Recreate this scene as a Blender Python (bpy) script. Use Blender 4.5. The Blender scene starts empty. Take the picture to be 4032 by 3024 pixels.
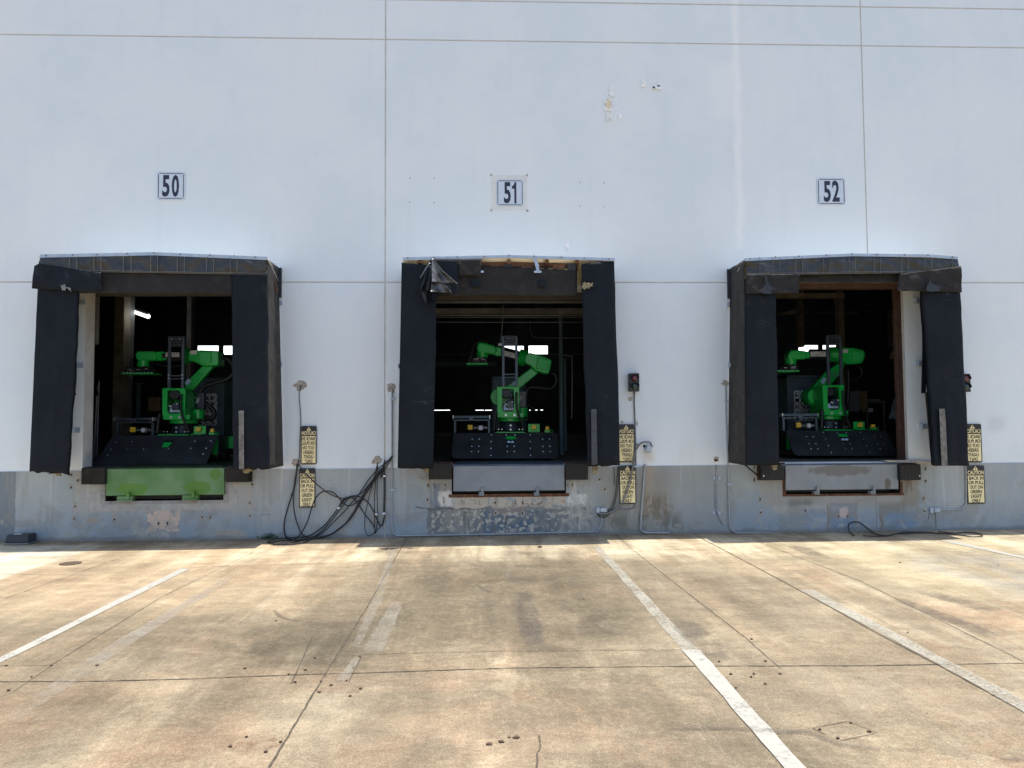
import bpy, math, random
from mathutils import Vector, Matrix, noise
random.seed(7)
sc = bpy.context.scene
COL = sc.collection
# ------------------------------------------------------------------ camera
F = 2950.0; W0 = 4032.0; H0 = 3024.0
YAW = 0.039; PITCH = 0.0485; ROLL = 0.0065
CAM = Vector((0.0, -11.8, 1.8))
fwd = Vector((math.sin(YAW)*math.cos(PITCH), math.cos(YAW)*math.cos(PITCH), math.sin(PITCH)))
right = Vector((math.cos(YAW), -math.sin(YAW), 0))
up = right.cross(fwd).normalized()
r2 = (right*math.cos(ROLL) - up*math.sin(ROLL)).normalized()
u2 = (up*math.cos(ROLL) + right*math.sin(ROLL)).normalized()
cd = bpy.data.cameras.new('camera'); cam = bpy.data.objects.new('camera', cd); COL.objects.link(cam)
cam.matrix_world = Matrix(((r2.x, u2.x, -fwd.x, CAM.x), (r2.y, u2.y, -fwd.y, CAM.y), (r2.z, u2.z, -fwd.z, CAM.z), (0, 0, 0, 1)))
cd.sensor_fit = 'HORIZONTAL'; cd.sensor_width = 36.0; cd.lens = 36.0*F/W0
cd.clip_start = 0.1; cd.clip_end = 1000
sc.camera = cam

def ray(px, py):
    return fwd + r2*((px-W0/2)/F) - u2*((py-H0/2)/F)
def P(px, py, Y=0.0):
    d = ray(px, py); t = (Y-CAM.y)/d.y
    return CAM + d*t
def G(px, py, z=0.0):
    d = ray(px, py); t = (z-CAM.z)/d.z
    return CAM + d*t
def zoom(ox, oy, s):
    return lambda x, y: (ox+x*s, oy+y*s)
Q50 = zoom(80, 960, .57865); Q51 = zoom(1500, 960, .57865); Q52 = zoom(2800, 960, .57865)
R50 = zoom(380, 1240, .38585); R51 = zoom(1680, 1240, .38577); R52 = zoom(3000, 1240, .38577)
ZA = zoom(1000, 1400, .4821); ZB = zoom(0, 1700, .49729); ZC = zoom(2350, 1400, .48232); ZD = zoom(3400, 1400, .48220)
Z8 = zoom(1600, 1750, .5425); Z5 = zoom(2800, 1750, .40687)
GL = zoom(0, 2050, .91139); GR = zoom(2016, 2050, .91139); WL = zoom(0, 0, .91139); WR = zoom(2016, 0, .91139)

# ------------------------------------------------------------------ objects
BASE = {}
def thing(name, loc, label, cat, group=None):
    o = bpy.data.objects.new(name, None); COL.objects.link(o); o.location = loc
    o.empty_display_size = .2
    o['label'] = label; o['category'] = cat
    if group: o['group'] = group
    BASE[o.name] = Vector(loc); return o
def tag(o, label, cat, group=None):
    o['label'] = label; o['category'] = cat
    if group: o['group'] = group
    return o

class MB:
    def __init__(s): s.v = []; s.f = []; s.m = []; s.cur = 0; s.fade = None; s.parts = []
    def add(s, vs, fs):
        n = len(s.v); s.v += [Vector(v) for v in vs]
        fa = len(s.f)
        for f in fs: s.f.append([i+n for i in f]); s.m.append(s.cur)
        s.parts.append((n, len(s.v), fa, len(s.f)))
        return s
    def box(s, x0, x1, y0, y1, z0, z1):
        return s.add([(x0,y0,z0),(x1,y0,z0),(x1,y1,z0),(x0,y1,z0),(x0,y0,z1),(x1,y0,z1),(x1,y1,z1),(x0,y1,z1)],
                     [(3,2,1,0),(4,5,6,7),(0,1,5,4),(1,2,6,5),(2,3,7,6),(3,0,4,7)])
    def prism(s, pts, off):
        off = Vector(off); n = len(pts); pts = [Vector(p) for p in pts]
        a = list(range(n)); fs = [a[:], [i+n for i in reversed(a)]]
        for i in range(n): j = (i+1) % n; fs.append([j, i, i+n, j+n])
        return s.add(pts+[p+off for p in pts], fs)
    def pp(s, q, pts, Y, dep):          # outline on the plane y = Y, given real thickness
        return s.prism([P(*q(*p), Y) for p in pts], (0, dep, 0))
    def rect(s, q, x0, y0, x1, y1, Y, dep):
        a = P(*q(x0, (y0+y1)/2), Y); b = P(*q(x1, (y0+y1)/2), Y)
        t = P(*q((x0+x1)/2, y0), Y); u = P(*q((x0+x1)/2, y1), Y)
        return s.box(a.x, b.x, Y, Y+dep, u.z, t.z)
    def tube(s, pts, r, n=8, caps=True):
        pts = [Vector(p) for p in pts]; rs = r if isinstance(r, (list, tuple)) else [r]*len(pts)
        T = []
        for i in range(len(pts)):
            a = pts[max(0, i-1)]; b = pts[min(len(pts)-1, i+1)]; d = (b-a)
            T.append(d.normalized() if d.length > 1e-9 else Vector((0, 0, 1)))
        ref = Vector((0, 1, 0)) if abs(T[0].y) < .9 else Vector((1, 0, 0))
        N = (ref - T[0]*ref.dot(T[0])).normalized(); vs = []; fs = []
        for i, p in enumerate(pts):
            N = (N - T[i]*N.dot(T[i])); N = N.normalized() if N.length > 1e-6 else Vector((1, 0, 0))
            B = T[i].cross(N)
            for k in range(n):
                a = 2*math.pi*k/n; vs.append(p + (N*math.cos(a)+B*math.sin(a))*rs[i])
        for i in range(len(pts)-1):
            for k in range(n):
                k2 = (k+1) % n; fs.append([i*n+k, i*n+k2, (i+1)*n+k2, (i+1)*n+k])
        if caps: fs.append(list(range(n))[::-1]); fs.append([(len(pts)-1)*n+k for k in range(n)])
        return s.add(vs, fs)
    def cyl(s, a, b, r, n=20): return s.tube([a, b], r, n)
    def ball(s, c, r, sx=1, sy=1, sz=1, n=12, m=8):
        c = Vector(c); vs = []; fs = []
        for i in range(m+1):
            t = math.pi*i/m
            for k in range(n):
                a = 2*math.pi*k/n
                vs.append(c+Vector((r*sx*math.sin(t)*math.cos(a), r*sy*math.sin(t)*math.sin(a), r*sz*math.cos(t))))
        for i in range(m):
            for k in range(n): fs.append([i*n+k, (i+1)*n+k, (i+1)*n+(k+1) % n, i*n+(k+1) % n])
        return s.add(vs, fs)
    def patch(s, fn, nu, nv):
        vs = [fn(i/nu, j/nv) for j in range(nv+1) for i in range(nu+1)]; fs = []
        for j in range(nv):
            for i in range(nu):
                a = j*(nu+1)+i; fs.append([a, a+nu+1, a+nu+2, a+1])
        return s.add(vs, fs)
    def split(s, name, mat, parent, **k):
        out = []
        for i, (a, b, fa, fb) in enumerate(s.parts):
            m_ = MB(); m_.add(s.v[a:b], [[x-a for x in f] for f in s.f[fa:fb]]); mm = mat
            if isinstance(mat, (list, tuple)): mm = mat[s.m[fa]]
            out.append(m_.build(name, mm, parent, **k))
        return out
    def build(s, name, mat, parent=None, bevel=0, smooth=False, solid=0, segs=2, sub=0):
        me = bpy.data.meshes.new(name)
        if parent is not None: b = BASE[parent.name]
        else:
            xs = [v.x for v in s.v]; ys = [v.y for v in s.v]; zs = [v.z for v in s.v]
            b = Vector(((min(xs)+max(xs))/2, (min(ys)+max(ys))/2, min(zs)))
        me.from_pydata([tuple(v-b) for v in s.v], [], s.f)
        mats = mat if isinstance(mat, (list, tuple)) else [mat]
        for m in mats: me.materials.append(m)
        if len(mats) > 1:
            for p, i in zip(me.polygons, s.m): p.material_index = i
        me.validate(); me.update()
        import bmesh as bmm
        bm = bmm.new(); bm.from_mesh(me)
        bmm.ops.remove_doubles(bm, verts=bm.verts, dist=1e-5)
        if not solid and smooth != 'open': bmm.ops.recalc_face_normals(bm, faces=bm.faces)
        bm.to_mesh(me); bm.free()
        if s.fade:
            at = me.attributes.new('fade', 'FLOAT', 'POINT')
            for i, v in enumerate(me.vertices): at.data[i].value = s.fade.get((round(v.co.x+b.x, 3), round(v.co.y+b.y, 3)), 0.0)
        if smooth:
            for p in me.polygons: p.use_smooth = True
            me.set_sharp_from_angle(angle=math.radians(38))
        o = bpy.data.objects.new(name, me); COL.objects.link(o)
        if parent is not None: o.parent = parent
        else: o.location = b
        BASE[o.name] = b
        if solid:
            md = o.modifiers.new('solid', 'SOLIDIFY'); md.thickness = solid; md.offset = -1
        if sub:
            md = o.modifiers.new('sub', 'SUBSURF'); md.levels = sub; md.render_levels = sub
        if bevel:
            md = o.modifiers.new('bev', 'BEVEL'); md.width = bevel; md.segments = segs; md.limit_method = 'ANGLE'
            md.angle_limit = math.radians(40); md.harden_normals = False
        return o

def crom(pts, n=8):
    pts = [Vector(p) for p in pts]; out = []
    for i in range(len(pts)-1):
        p0 = pts[max(0, i-1)]; p1 = pts[i]; p2 = pts[i+1]; p3 = pts[min(len(pts)-1, i+2)]
        for k in range(n):
            t = k/n
            out.append(.5*((2*p1)+(p2-p0)*t+(2*p0-5*p1+4*p2-p3)*t*t+(3*p1-p0-3*p2+p3)*t**3))
    out.append(pts[-1]); return out

def text_mb(txt, x0, x1, z0, z1, Y, dep=.002, mirror=False, bold=.02):
    """glyphs fitted into a world rectangle on a plane of constant y"""
    cu = bpy.data.curves.new('t', 'FONT'); cu.body = txt; cu.offset = bold; cu.extrude = 0
    cu.resolution_u = 3
    o = bpy.data.objects.new('t', cu); COL.objects.link(o)
    dg = bpy.context.evaluated_depsgraph_get(); dg.update()
    me = bpy.data.meshes.new_from_object(o.evaluated_get(dg))
    vs = [v.co.copy() for v in me.vertices]; fs = [list(p.vertices) for p in me.polygons]
    bpy.data.objects.remove(o); bpy.data.curves.remove(cu); bpy.data.meshes.remove(me)
    ax = min(v.x for v in vs); bx = max(v.x for v in vs); az = min(v.y for v in vs); bz = max(v.y for v in vs)
    mb = MB(); out = []
    for v in vs:
        u = (v.x-ax)/(bx-ax); w = (v.y-az)/(bz-az)
        if mirror: u = 1-u
        out.append((x0+(x1-x0)*u, Y-dep, z0+(z1-z0)*w))
    if mirror: fs = [f[::-1] for f in fs]
    mb.add(out, fs); return mb

# ------------------------------------------------------------------ materials
class NT:
    def __init__(s, name):
        s.mat = bpy.data.materials.new(name); s.mat.use_nodes = True
        s.n = s.mat.node_tree.nodes; s.l = s.mat.node_tree.links
        s.b = s.n['Principled BSDF']; s.out = s.n['Material Output']
        s.geo = None
    def pos(s):
        if s.geo is None: s.geo = s.n.new('ShaderNodeNewGeometry')
        return s.geo.outputs['Position']
    def new(s, t, **k):
        x = s.n.new(t)
        for a, b in k.items(): setattr(x, a, b)
        return x
    def set(s, sock, val):
        if isinstance(val, bpy.types.NodeSocket): s.l.new(val, sock)
        else: sock.default_value = val
    def math(s, op, a, b=0.0, c=None):
        x = s.new('ShaderNodeMath', operation=op); s.set(x.inputs[0], a); s.set(x.inputs[1], b)
        if c is not None: s.set(x.inputs[2], c)
        return x.outputs[0]
    def mapping(s, scale=(1, 1, 1), vec=None, rot=(0, 0, 0), loc=(0, 0, 0)):
        x = s.new('ShaderNodeMapping'); s.l.new(vec or s.pos(), x.inputs['Vector'])
        x.inputs['Scale'].default_value = scale; x.inputs['Rotation'].default_value = rot; x.inputs['Location'].default_value = loc
        return x.outputs[0]
    def noise(s, scale, detail=4, rough=.55, vec=None, out='Fac', dist=0):
        x = s.new('ShaderNodeTexNoise'); s.l.new(vec or s.pos(), x.inputs['Vector'])
        x.inputs['Scale'].default_value = scale; x.inputs['Detail'].default_value = detail
        x.inputs['Roughness'].default_value = rough; x.inputs['Distortion'].default_value = dist
        return x.outputs[out]
    def ramp(s, fac, a, b, lo=0.0, hi=1.0, smooth=True):
        x = s.new('ShaderNodeMapRange'); x.interpolation_type = 'SMOOTHSTEP' if smooth else 'LINEAR'
        s.set(x.inputs['Value'], fac); x.inputs['From Min'].default_value = a; x.inputs['From Max'].default_value = b
        x.inputs['To Min'].default_value = lo; x.inputs['To Max'].default_value = hi
        return x.outputs['Result']
    def mix(s, fac, a, b, mode='MIX'):
        x = s.new('ShaderNodeMix', data_type='RGBA', blend_type=mode)
        s.set(x.inputs[0], fac)
        for sock, v in ((x.inputs[6], a), (x.inputs[7], b)):
            if isinstance(v, bpy.types.NodeSocket): s.l.new(v, sock)
            else: sock.default_value = (*v, 1) if len(v) == 3 else v
        return x.outputs[2]
    def bump(s, h, strength=.3, dist=.01, prev=None):
        x = s.new('ShaderNodeBump'); s.l.new(h, x.inputs['Height'])
        x.inputs['Strength'].default_value = strength; x.inputs['Distance'].default_value = dist
        if prev: s.l.new(prev, x.inputs['Normal'])
        s.l.new(x.outputs[0], s.b.inputs['Normal']); return x.outputs[0]
    def col(s, c): s.set(s.b.inputs['Base Color'], c if isinstance(c, bpy.types.NodeSocket) else (*c, 1))
    def rough(s, r): s.set(s.b.inputs['Roughness'], r)

def mat(name, c, rough=.6, metal=0.0, var=.15, scale=6, bump=0.0, spec=None, dirt=None, dirtamt=.5, coat=0):
    m = NT(name); n = m.noise(scale, 5, .6)
    f = m.ramp(n, .3, .7)
    c1 = m.mix(f, tuple(x*(1-var) for x in c), tuple(min(1, x*(1+var)) for x in c))
    if dirt:
        d = m.ramp(m.noise(scale*2.7, 6, .65), .5, .72); d = m.math('MULTIPLY', d, dirtamt)
        c1 = m.mix(d, c1, dirt)
    m.col(c1); m.b.inputs['Metallic'].default_value = metal
    m.rough(m.ramp(n, .2, .8, max(.05, rough-.1), min(1, rough+.1)))
    if spec is not None: m.b.inputs['Specular IOR Level'].default_value = spec
    if coat: m.b.inputs['Coat Weight'].default_value = coat
    if 'vinyl' in name:
        w1 = m.noise(2.2, 3, .5, m.mapping((1.6, 1, .5))); sc1 = m.noise(3.2, 4, .55, m.mapping((.8, 1, 2.6), rot=(0, .5, 0)), dist=1.2)
        line = m.math('MULTIPLY', m.ramp(sc1, .600, .612), m.ramp(sc1, .612, .624, 1, 0))
        line = m.math('MULTIPLY', line, m.ramp(m.noise(.9, 2), .56, .64)); c1 = m.mix(m.math('MULTIPLY', line, .4), c1, (.12, .12, .12)); m.col(c1); m.bump(w1, .5, .05)
    if bump and 'vinyl' not in name: m.bump(m.noise(scale*5, 4), bump, .004)
    return m.mat
def emis(name, c, st):
    m = NT(name); m.b.inputs['Base Color'].default_value = (0, 0, 0, 1)
    m.b.inputs['Emission Color'].default_value = (*c, 1); m.b.inputs['Emission Strength'].default_value = st
    return m.mat

M = {}
M['galv'] = mat('galvanised_steel', (.42, .50, .60), .45, .3, .12, 9, dirt=(.35, .34, .33), dirtamt=.25)
M['fabric_dark'] = mat('dark_vinyl', (.0115, .0150, .0205), .6, 0, .2, 1.6, .12, spec=.12, dirt=(.02, .021, .024), dirtamt=.5)
M['fabric_head'] = mat('weathered_vinyl', (.024, .022, .021), .65, 0, .25, 2.2, .2, spec=.2, dirt=(.055, .05, .045), dirtamt=.5)
M['valance'] = mat('creased_valance_vinyl', (.024, .023, .022), .36, 0, .35, 3, .0, spec=.6, dirt=(.07, .065, .055), dirtamt=.5)
M['fabric_shiny'] = mat('worn_shiny_vinyl', (.13, .13, .13), .3, .3, .6, 5, .1)
M['fabric_side'] = mat('faded_side_fabric', (.030, .027, .023), .8, 0, .5, 3, .3, dirt=(.085, .075, .06), dirtamt=.6)
M['stitch'] = mat('pale_stitching', (.16, .155, .14), .8)
M['foam'] = mat('torn_foam', (.26, .22, .13), .95, 0, .5, 25, .5)
M['white_patch'] = mat('frayed_white_backing', (.2, .2, .2), .9, 0, .7, 40)
M['strip'] = mat('worn_guide_strip', (.17, .16, .14), .5, .2, .4, 12, .2, dirt=(.1, .09, .07))
M['strip_dark'] = mat('black_guide_strip', (.05, .053, .058), .5, 0, .3, 12)
M['wood'] = mat('stained_timber', (.15, .07, .042), .8, 0, .4, 9, .3)
M['green'] = mat('green_robot_paint', (.014, .54, .085), .30, 0, .07, 3, spec=.5, coat=.25)
M['green2'] = mat('green_cover_paint', (.03, .58, .12), .4, 0, .07, 3, spec=.5)
M['black'] = mat('black_powder_coat', (.022, .026, .034), .45, 0, .2, 8, .05)
M['apron'] = mat('black_steel_apron', (.030, .033, .038), .6, 0, .3, 3, .05, dirt=(.055, .055, .056), dirtamt=.4)
M['alu'] = mat('dark_anodised_aluminium', (.08, .10, .135), .4, .5, .15, 6)
M['chrome'] = mat('bright_bolt_steel', (.75, .78, .8), .3, .5, .1, 10)
M['hose'] = mat('black_hose_rubber', (.014, .015, .018), .45, 0, .2, 10)
M['yellow'] = mat('yellow_plastic', (.95, .58, .04), .4, 0, .08, 8)
M['white'] = mat('white_plastic', (.72, .73, .74), .45, 0, .05, 8)
M['bluewhite'] = mat('pale_blue_label', (.5, .72, .98), .5, 0, .08, 8)
M['screen'] = mat('dark_device_plastic', (.045, .055, .09), .3, 0, .1, 8)
M['cabinet'] = mat('dark_blue_cabinet', (.10, .135, .175), .5, 0, .2, 3)
M['brown_col'] = mat('dusty_brown_steel', (.30, .25, .18), .7, 0, .3, 3, dirt=(.14, .12, .10))
M['grey_col'] = mat('dark_grey_steel', (.20, .195, .18), .7, 0, .3, 3)
M['teal_col'] = mat('dark_teal_steel', (.10, .17, .19), .6, 0, .2, 3)
M['lev_green'] = mat('green_leveler_paint', (.09, .24, .05), .5, 0, .12, 4, .06, dirt=(.12, .29, .03), dirtamt=.7)
M['lev_grey'] = mat('grey_leveler_paint', (.235, .255, .285), .55, 0, .1, 5, .08, dirt=(.17, .165, .16), dirtamt=.45)
M['rubber'] = None
M['rust'] = mat('rusty_steel', (.13, .05, .025), .85, 0, .5, 14, .3, dirt=(.3, .2, .12), dirtamt=.5)
M['conduit'] = mat('painted_conduit', (.36, .385, .41), .5, .2, .12, 10, dirt=(.25, .24, .22), dirtamt=.4)
M['conduit_dark'] = mat('dull_metal_conduit', (.2, .2, .205), .45, .5, .2, 10)
M['sign_y'] = mat('faded_yellow_enamel', (.93, .80, .44), .45, 0, .07, 7, dirt=(.66, .58, .36), dirtamt=.3)
M['sign_b'] = mat('black_sign_enamel', (.02, .018, .022), .45, 0, .2, 9)
M['plate'] = mat('white_number_plate', (.62, .68, .76), .35, .1, .05, 8)
M['ink'] = mat('navy_black_lettering', (.018, .018, .045), .4, 0, .1, 8)
M['red'] = mat('red_lens', (.12, .010, .02), .18, 0, .1, 5, coat=.5)
M['greenlens'] = mat('green_lens', (.010, .035, .028), .18, 0, .1, 5, coat=.5)
M['concrete'] = mat('bare_rough_concrete', (.40, .355, .30), .95, 0, .4, 26, .6, dirt=(.2, .18, .16))
M['void'] = mat('dark_hole', (.01, .01, .01), .9)
M['leaf'] = mat('weed_leaf', (.035, .10, .03), .6, 0, .3, 20)
M['card'] = mat('brown_cardboard', (.25, .16, .07), .8, 0, .15, 5)
M['bag'] = mat('translucent_plastic_bag', (.25, .32, .35), .3, 0, .3, 10)
M['win'] = emis('bright_daylight_window', (.93, .97, 1.0), 1.6)
M['tube'] = emis('lit_fluorescent_tube', (.92, .97, 1.0), 3.0)
M['flake'] = mat('curled_white_flake', (.97, .97, .96), .5)
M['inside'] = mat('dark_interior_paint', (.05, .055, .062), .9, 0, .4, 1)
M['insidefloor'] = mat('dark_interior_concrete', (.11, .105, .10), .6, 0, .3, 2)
M['door_head'] = mat('dark_brown_header', (.07, .06, .05), .8, 0, .2, 3)
M['redpipe'] = mat('red_brown_steel', (.085, .045, .032), .7, 0, .3, 9)
M['jambwhite'] = mat('dirty_white_jamb', (.5, .47, .42), .8, 0, .15, 5, dirt=(.3, .25, .18))

m = NT('ribbed_bumper_rubber'); wv = m.new('ShaderNodeTexWave', wave_type='BANDS', bands_direction='X')
m.l.new(m.pos(), wv.inputs['Vector']); wv.inputs['Scale'].default_value = 14; wv.inputs['Distortion'].default_value = .6
m.col(m.mix(m.ramp(wv.outputs['Fac'], .2, .8), (.014, .014, .014), (.045, .042, .04))); m.rough(.8)
m.bump(wv.outputs['Fac'], .8, .008); M['rubber'] = m.mat

# fibreglass shelter roof: lets part of the sun through, half metallic to throw more up the wall
m = NT('pale_fibreglass_roof'); tr = m.new('ShaderNodeBsdfTranslucent'); ms = m.new('ShaderNodeMixShader')
tr.inputs['Color'].default_value = (.95, .80, .42, 1); m.col((.96, .95, .86)); m.rough(.42); m.b.inputs['Metallic'].default_value = .5; ms.inputs[0].default_value = .12
m.l.new(m.b.outputs[0], ms.inputs[1]); m.l.new(tr.outputs[0], ms.inputs[2]); m.l.new(ms.outputs[0], m.out.inputs[0]); M['fibre'] = m.mat
m = NT('yellow_fibreglass_edge'); m.col(m.mix(m.noise(12, 4), (.62, .52, .24), (.8, .72, .45))); m.rough(.8)
tr = m.new('ShaderNodeBsdfTranslucent'); ms = m.new('ShaderNodeMixShader'); tr.inputs['Color'].default_value = (.9, .75, .35, 1)
ms.inputs[0].default_value = .5
m.l.new(m.b.outputs[0], ms.inputs[1]); m.l.new(tr.outputs[0], ms.inputs[2]); m.l.new(ms.outputs[0], m.out.inputs[0]); M['fibre_y'] = m.mat

# diamond plate for lips
def diamond(name, base, dirtc, blobs=None, fleck=.25):
    m = NT(name)
    a = m.mapping((1, 1, 1), rot=(0, math.radians(45), 0)); ck = m.new('ShaderNodeTexChecker')
    m.l.new(a, ck.inputs['Vector']); ck.inputs['Scale'].default_value = 38
    n1 = m.ramp(m.noise(2.3, 5), .48, .62)
    c = m.mix(m.math('MULTIPLY', m.math('MULTIPLY', ck.outputs['Fac'], n1), fleck), base, tuple(x*.55 for x in base))
    c = m.mix(m.math('MULTIPLY', m.ramp(m.noise(5, 6, .65), .55, .75), .55), c, dirtc)
    c = m.mix(m.ramp(m.noise(3, 3), .3, .7), c, m.mix(.12, c, (.6, .65, .6)))
    if blobs:
        for (x, z, rx, rz, cc) in blobs:
            p = m.mapping((1/rx, 0, 1/rz), loc=(-x/rx, 0, -z/rz)); ln = m.new('ShaderNodeVectorMath', operation='LENGTH')
            m.l.new(p, ln.inputs[0]); v = m.math('ADD', ln.outputs['Value'], m.math('MULTIPLY', m.math('SUBTRACT', m.noise(9, 4), .5), 1.2))
            c = m.mix(m.math('MULTIPLY', m.ramp(v, .8, 1.1, 1, 0), .8), c, cc)
    m.col(c); m.rough(.5); m.bump(ck.outputs['Fac'], .12, .003)
    return m.mat

# layered paint masks in world metres (x, z) or (x, y) for stains and bare patches with a shape of their own
def masker(m, amp=.06, nscale=4.0, ax='XZ'):
    dn = m.noise(nscale, 5, .65, out='Color'); sb = m.new('ShaderNodeVectorMath', operation='SUBTRACT'); m.l.new(dn, sb.inputs[0]); sb.inputs[1].default_value = (.5, .5, .5)
    scl = m.new('ShaderNodeVectorMath', operation='SCALE'); m.l.new(sb.outputs[0], scl.inputs[0]); scl.inputs['Scale'].default_value = amp*2
    ad = m.new('ShaderNodeVectorMath', operation='ADD'); m.l.new(m.pos(), ad.inputs[0]); m.l.new(scl.outputs[0], ad.inputs[1])
    sp = m.new('ShaderNodeSeparateXYZ'); m.l.new(ad.outputs[0], sp.inputs[0])
    U = sp.outputs[0]; V = sp.outputs[2] if ax == 'XZ' else sp.outputs[1]
    def box(x0, x1, z0, z1, soft=.02):
        a = m.ramp(U, x0-soft, x0+soft); b = m.ramp(U, x1-soft, x1+soft, 1, 0)
        c = m.ramp(V, z0-soft, z0+soft); d = m.ramp(V, z1-soft, z1+soft, 1, 0)
        return m.math('MULTIPLY', m.math('MULTIPLY', a, b), m.math('MULTIPLY', c, d))
    return box
def prect(q, x0, y0, x1, y1, Y=0):
    a = P(*q(x0, y0), Y); b = P(*q(x1, y1), Y); return a.x, b.x, b.z, a.z

# --- wall paint
m = NT('white_wall_paint'); box = masker(m, .12, 2.2)
n1 = m.ramp(m.noise(.55, 4, .5), .3, .7); n2 = m.ramp(m.noise(3.5, 5, .6), .35, .75)
c = m.mix(n1, (.735, .805, .845), (.80, .845, .865)); c = m.mix(m.math('MULTIPLY', n2, .25), c, (.86, .88, .89))
st = m.ramp(m.noise(3, 4, .6, m.mapping((1.6, 1, .12))), .52, .75); c = m.mix(m.math('MULTIPLY', st, .12), c, (.60, .62, .64))
k = prect(WR, 950, -20, 1000, 1080); c = m.mix(m.math('MULTIPLY', box(k[0], k[1], k[2], k[3]+.5, .05), .55), c, (.95, .96, .95))
k = prect(WR, 860, 270, 990, 520); c = m.mix(m.math('MULTIPLY', box(*k, .12), .4), c, (.90, .92, .91))
k = prect(WR, 380, 380, 460, 520); c = m.mix(m.math('MULTIPLY', m.math('MULTIPLY', box(*k, .05), m.ramp(m.noise(20, 5), .5, .56)), .5), c, (.92, .93, .93))
k = prect(ZC, 370, 760, 460, 880); c = m.mix(m.math('MULTIPLY', box(*k, .06), .35), c, (.55, .42, .28))
k = prect(ZD, 1010, 500, 1140, 620); c = m.mix(m.math('MULTIPLY', box(*k, .08), .3), c, (.5, .5, .5))
# grime just above the ledge
g = m.math('MULTIPLY', m.ramp(m.noise(2.6, 5, .6, m.mapping((1, 1, .35))), .45, .7), m.ramp(m.new('ShaderNodeSeparateXYZ').outputs[2], 1.0, 1.7, 1, 0)) if False else None
bx = box(-30, 30, 1.0, 1.35, .25); g = m.math('MULTIPLY', bx, m.ramp(m.noise(2.6, 5, .6, m.mapping((1, 1, .3))), .45, .72))
c = m.mix(m.math('MULTIPLY', g, .25), c, (.58, .55, .5))
m.col(c); m.rough(m.ramp(n2, 0, 1, .42, .6)); m.b.inputs['Specular IOR Level'].default_value = .4
h = m.math('ADD', m.math('MULTIPLY', m.noise(.8, 3), 4), m.noise(60, 4)); m.bump(h, .18, .01)
M['wall'] = m.mat
M['sealant'] = mat('beige_joint_sealant', (.60, .58, .54), .8, 0, .1, 5)
M['jamb'] = mat('dirty_wall_paint', (.62, .61, .58), .7, 0, .1, 3, dirt=(.4, .35, .27), dirtamt=.4)

# --- plinth paint
m = NT('stained_plinth_paint'); box = masker(m, .10, 3.2); box2 = masker(m, .035, 9)
vs = m.mapping((1, 1, .25))
n1 = m.ramp(m.noise(1.1, 5, .6), .32, .68); st = m.ramp(m.noise(6, 5, .65, vs), .4, .7)
c = m.mix(n1, (.32, .36, .385), (.385, .41, .41)); c = m.mix(m.math('MULTIPLY', st, .35), c, (.46, .47, .46))
low = box(-40, 40, -.2, .38, .3); c = m.mix(m.math('MULTIPLY', m.math('MULTIPLY', low, m.ramp(m.noise(2, 4), .3, .6)), .6), c, (.25, .315, .38))
def lay(c, k, colr, amt, soft=.03, cut=None, b=None, cs=6, stretch=False):
    v = (b or box)(*k, soft)
    if cut is not None:
        nn = m.noise(cs, 6, .65, vs if stretch else None); v = m.math('MULTIPLY', v, m.ramp(nn, cut-.025, cut+.025))
    return m.mix(m.math('MULTIPLY', v, amt), c, colr)
c = lay(c, (-40, P(65, 1900, 0).x, -.2, 1.1), (.155, .18, .205), .85, .012, b=box2)           # darker repaint at far left
c = lay(c, prect(ZC, 20, 895, 640, 1500), (.23, .225, .19), .75, .25)                          # olive grime right of dock 51
c = lay(c, prect(ZC, 380, 890, 470, 1300), (.40, .31, .22), .5, .06)
c = lay(c, prect(ZC, 390, 1130, 600, 1330), (.155, .115, .075), .7, .1, cut=.42, stretch=True)
c = lay(c, prect(ZC, 640, 895, 1100, 1500), (.27, .28, .27), .55, .2)
c = lay(c, prect(ZC, 60, 1300, 700, 1450), (.12, .11, .085), .6, .12, cut=.5, stretch=True)
# under dock 50: pale grey-beige frame, pink bare patch, tan patches
c = lay(c, prect(ZB, 600, 310, 720, 640), (.42, .40, .37), .7, .03)
c = lay(c, prect(ZB, 715, 400, 1885, 625), (.41, .395, .37), .9, .008, b=box2)
c = lay(c, prect(ZB, 795, 400, 1815, 575), (.33, .315, .30), .8, .006, b=box2)
c = lay(c, prect(ZB, 1885, 310, 2010, 640), (.40, .39, .36), .7, .04)
c = lay(c, prect(ZB, 1165, 625, 1425, 880), (.30, .305, .31), .9, .008, b=box2)
c = lay(c, prect(ZB, 1165, 625, 1425, 790), (.60, .47, .38), .95, .006, cut=.44, b=box2, cs=5)
c = lay(c, prect(ZB, 1050, 790, 1330, 890), (.44, .41, .37), .9, .02, cut=.42)
c = lay(c, prect(ZB, 1715, 780, 1960, 850), (.42, .37, .31), .9, .02)
c = lay(c, prect(ZB, 420, 840, 660, 880), (.44, .38, .30), .8, .03)
c = lay(c, prect(ZB, 690, 685, 785, 720), (.45, .38, .28), .85, .015)
c = lay(c, prect(ZB, 640, 850, 1160, 905), (.40, .385, .36), .9, .01, cut=.47, b=box2, cs=9)
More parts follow.
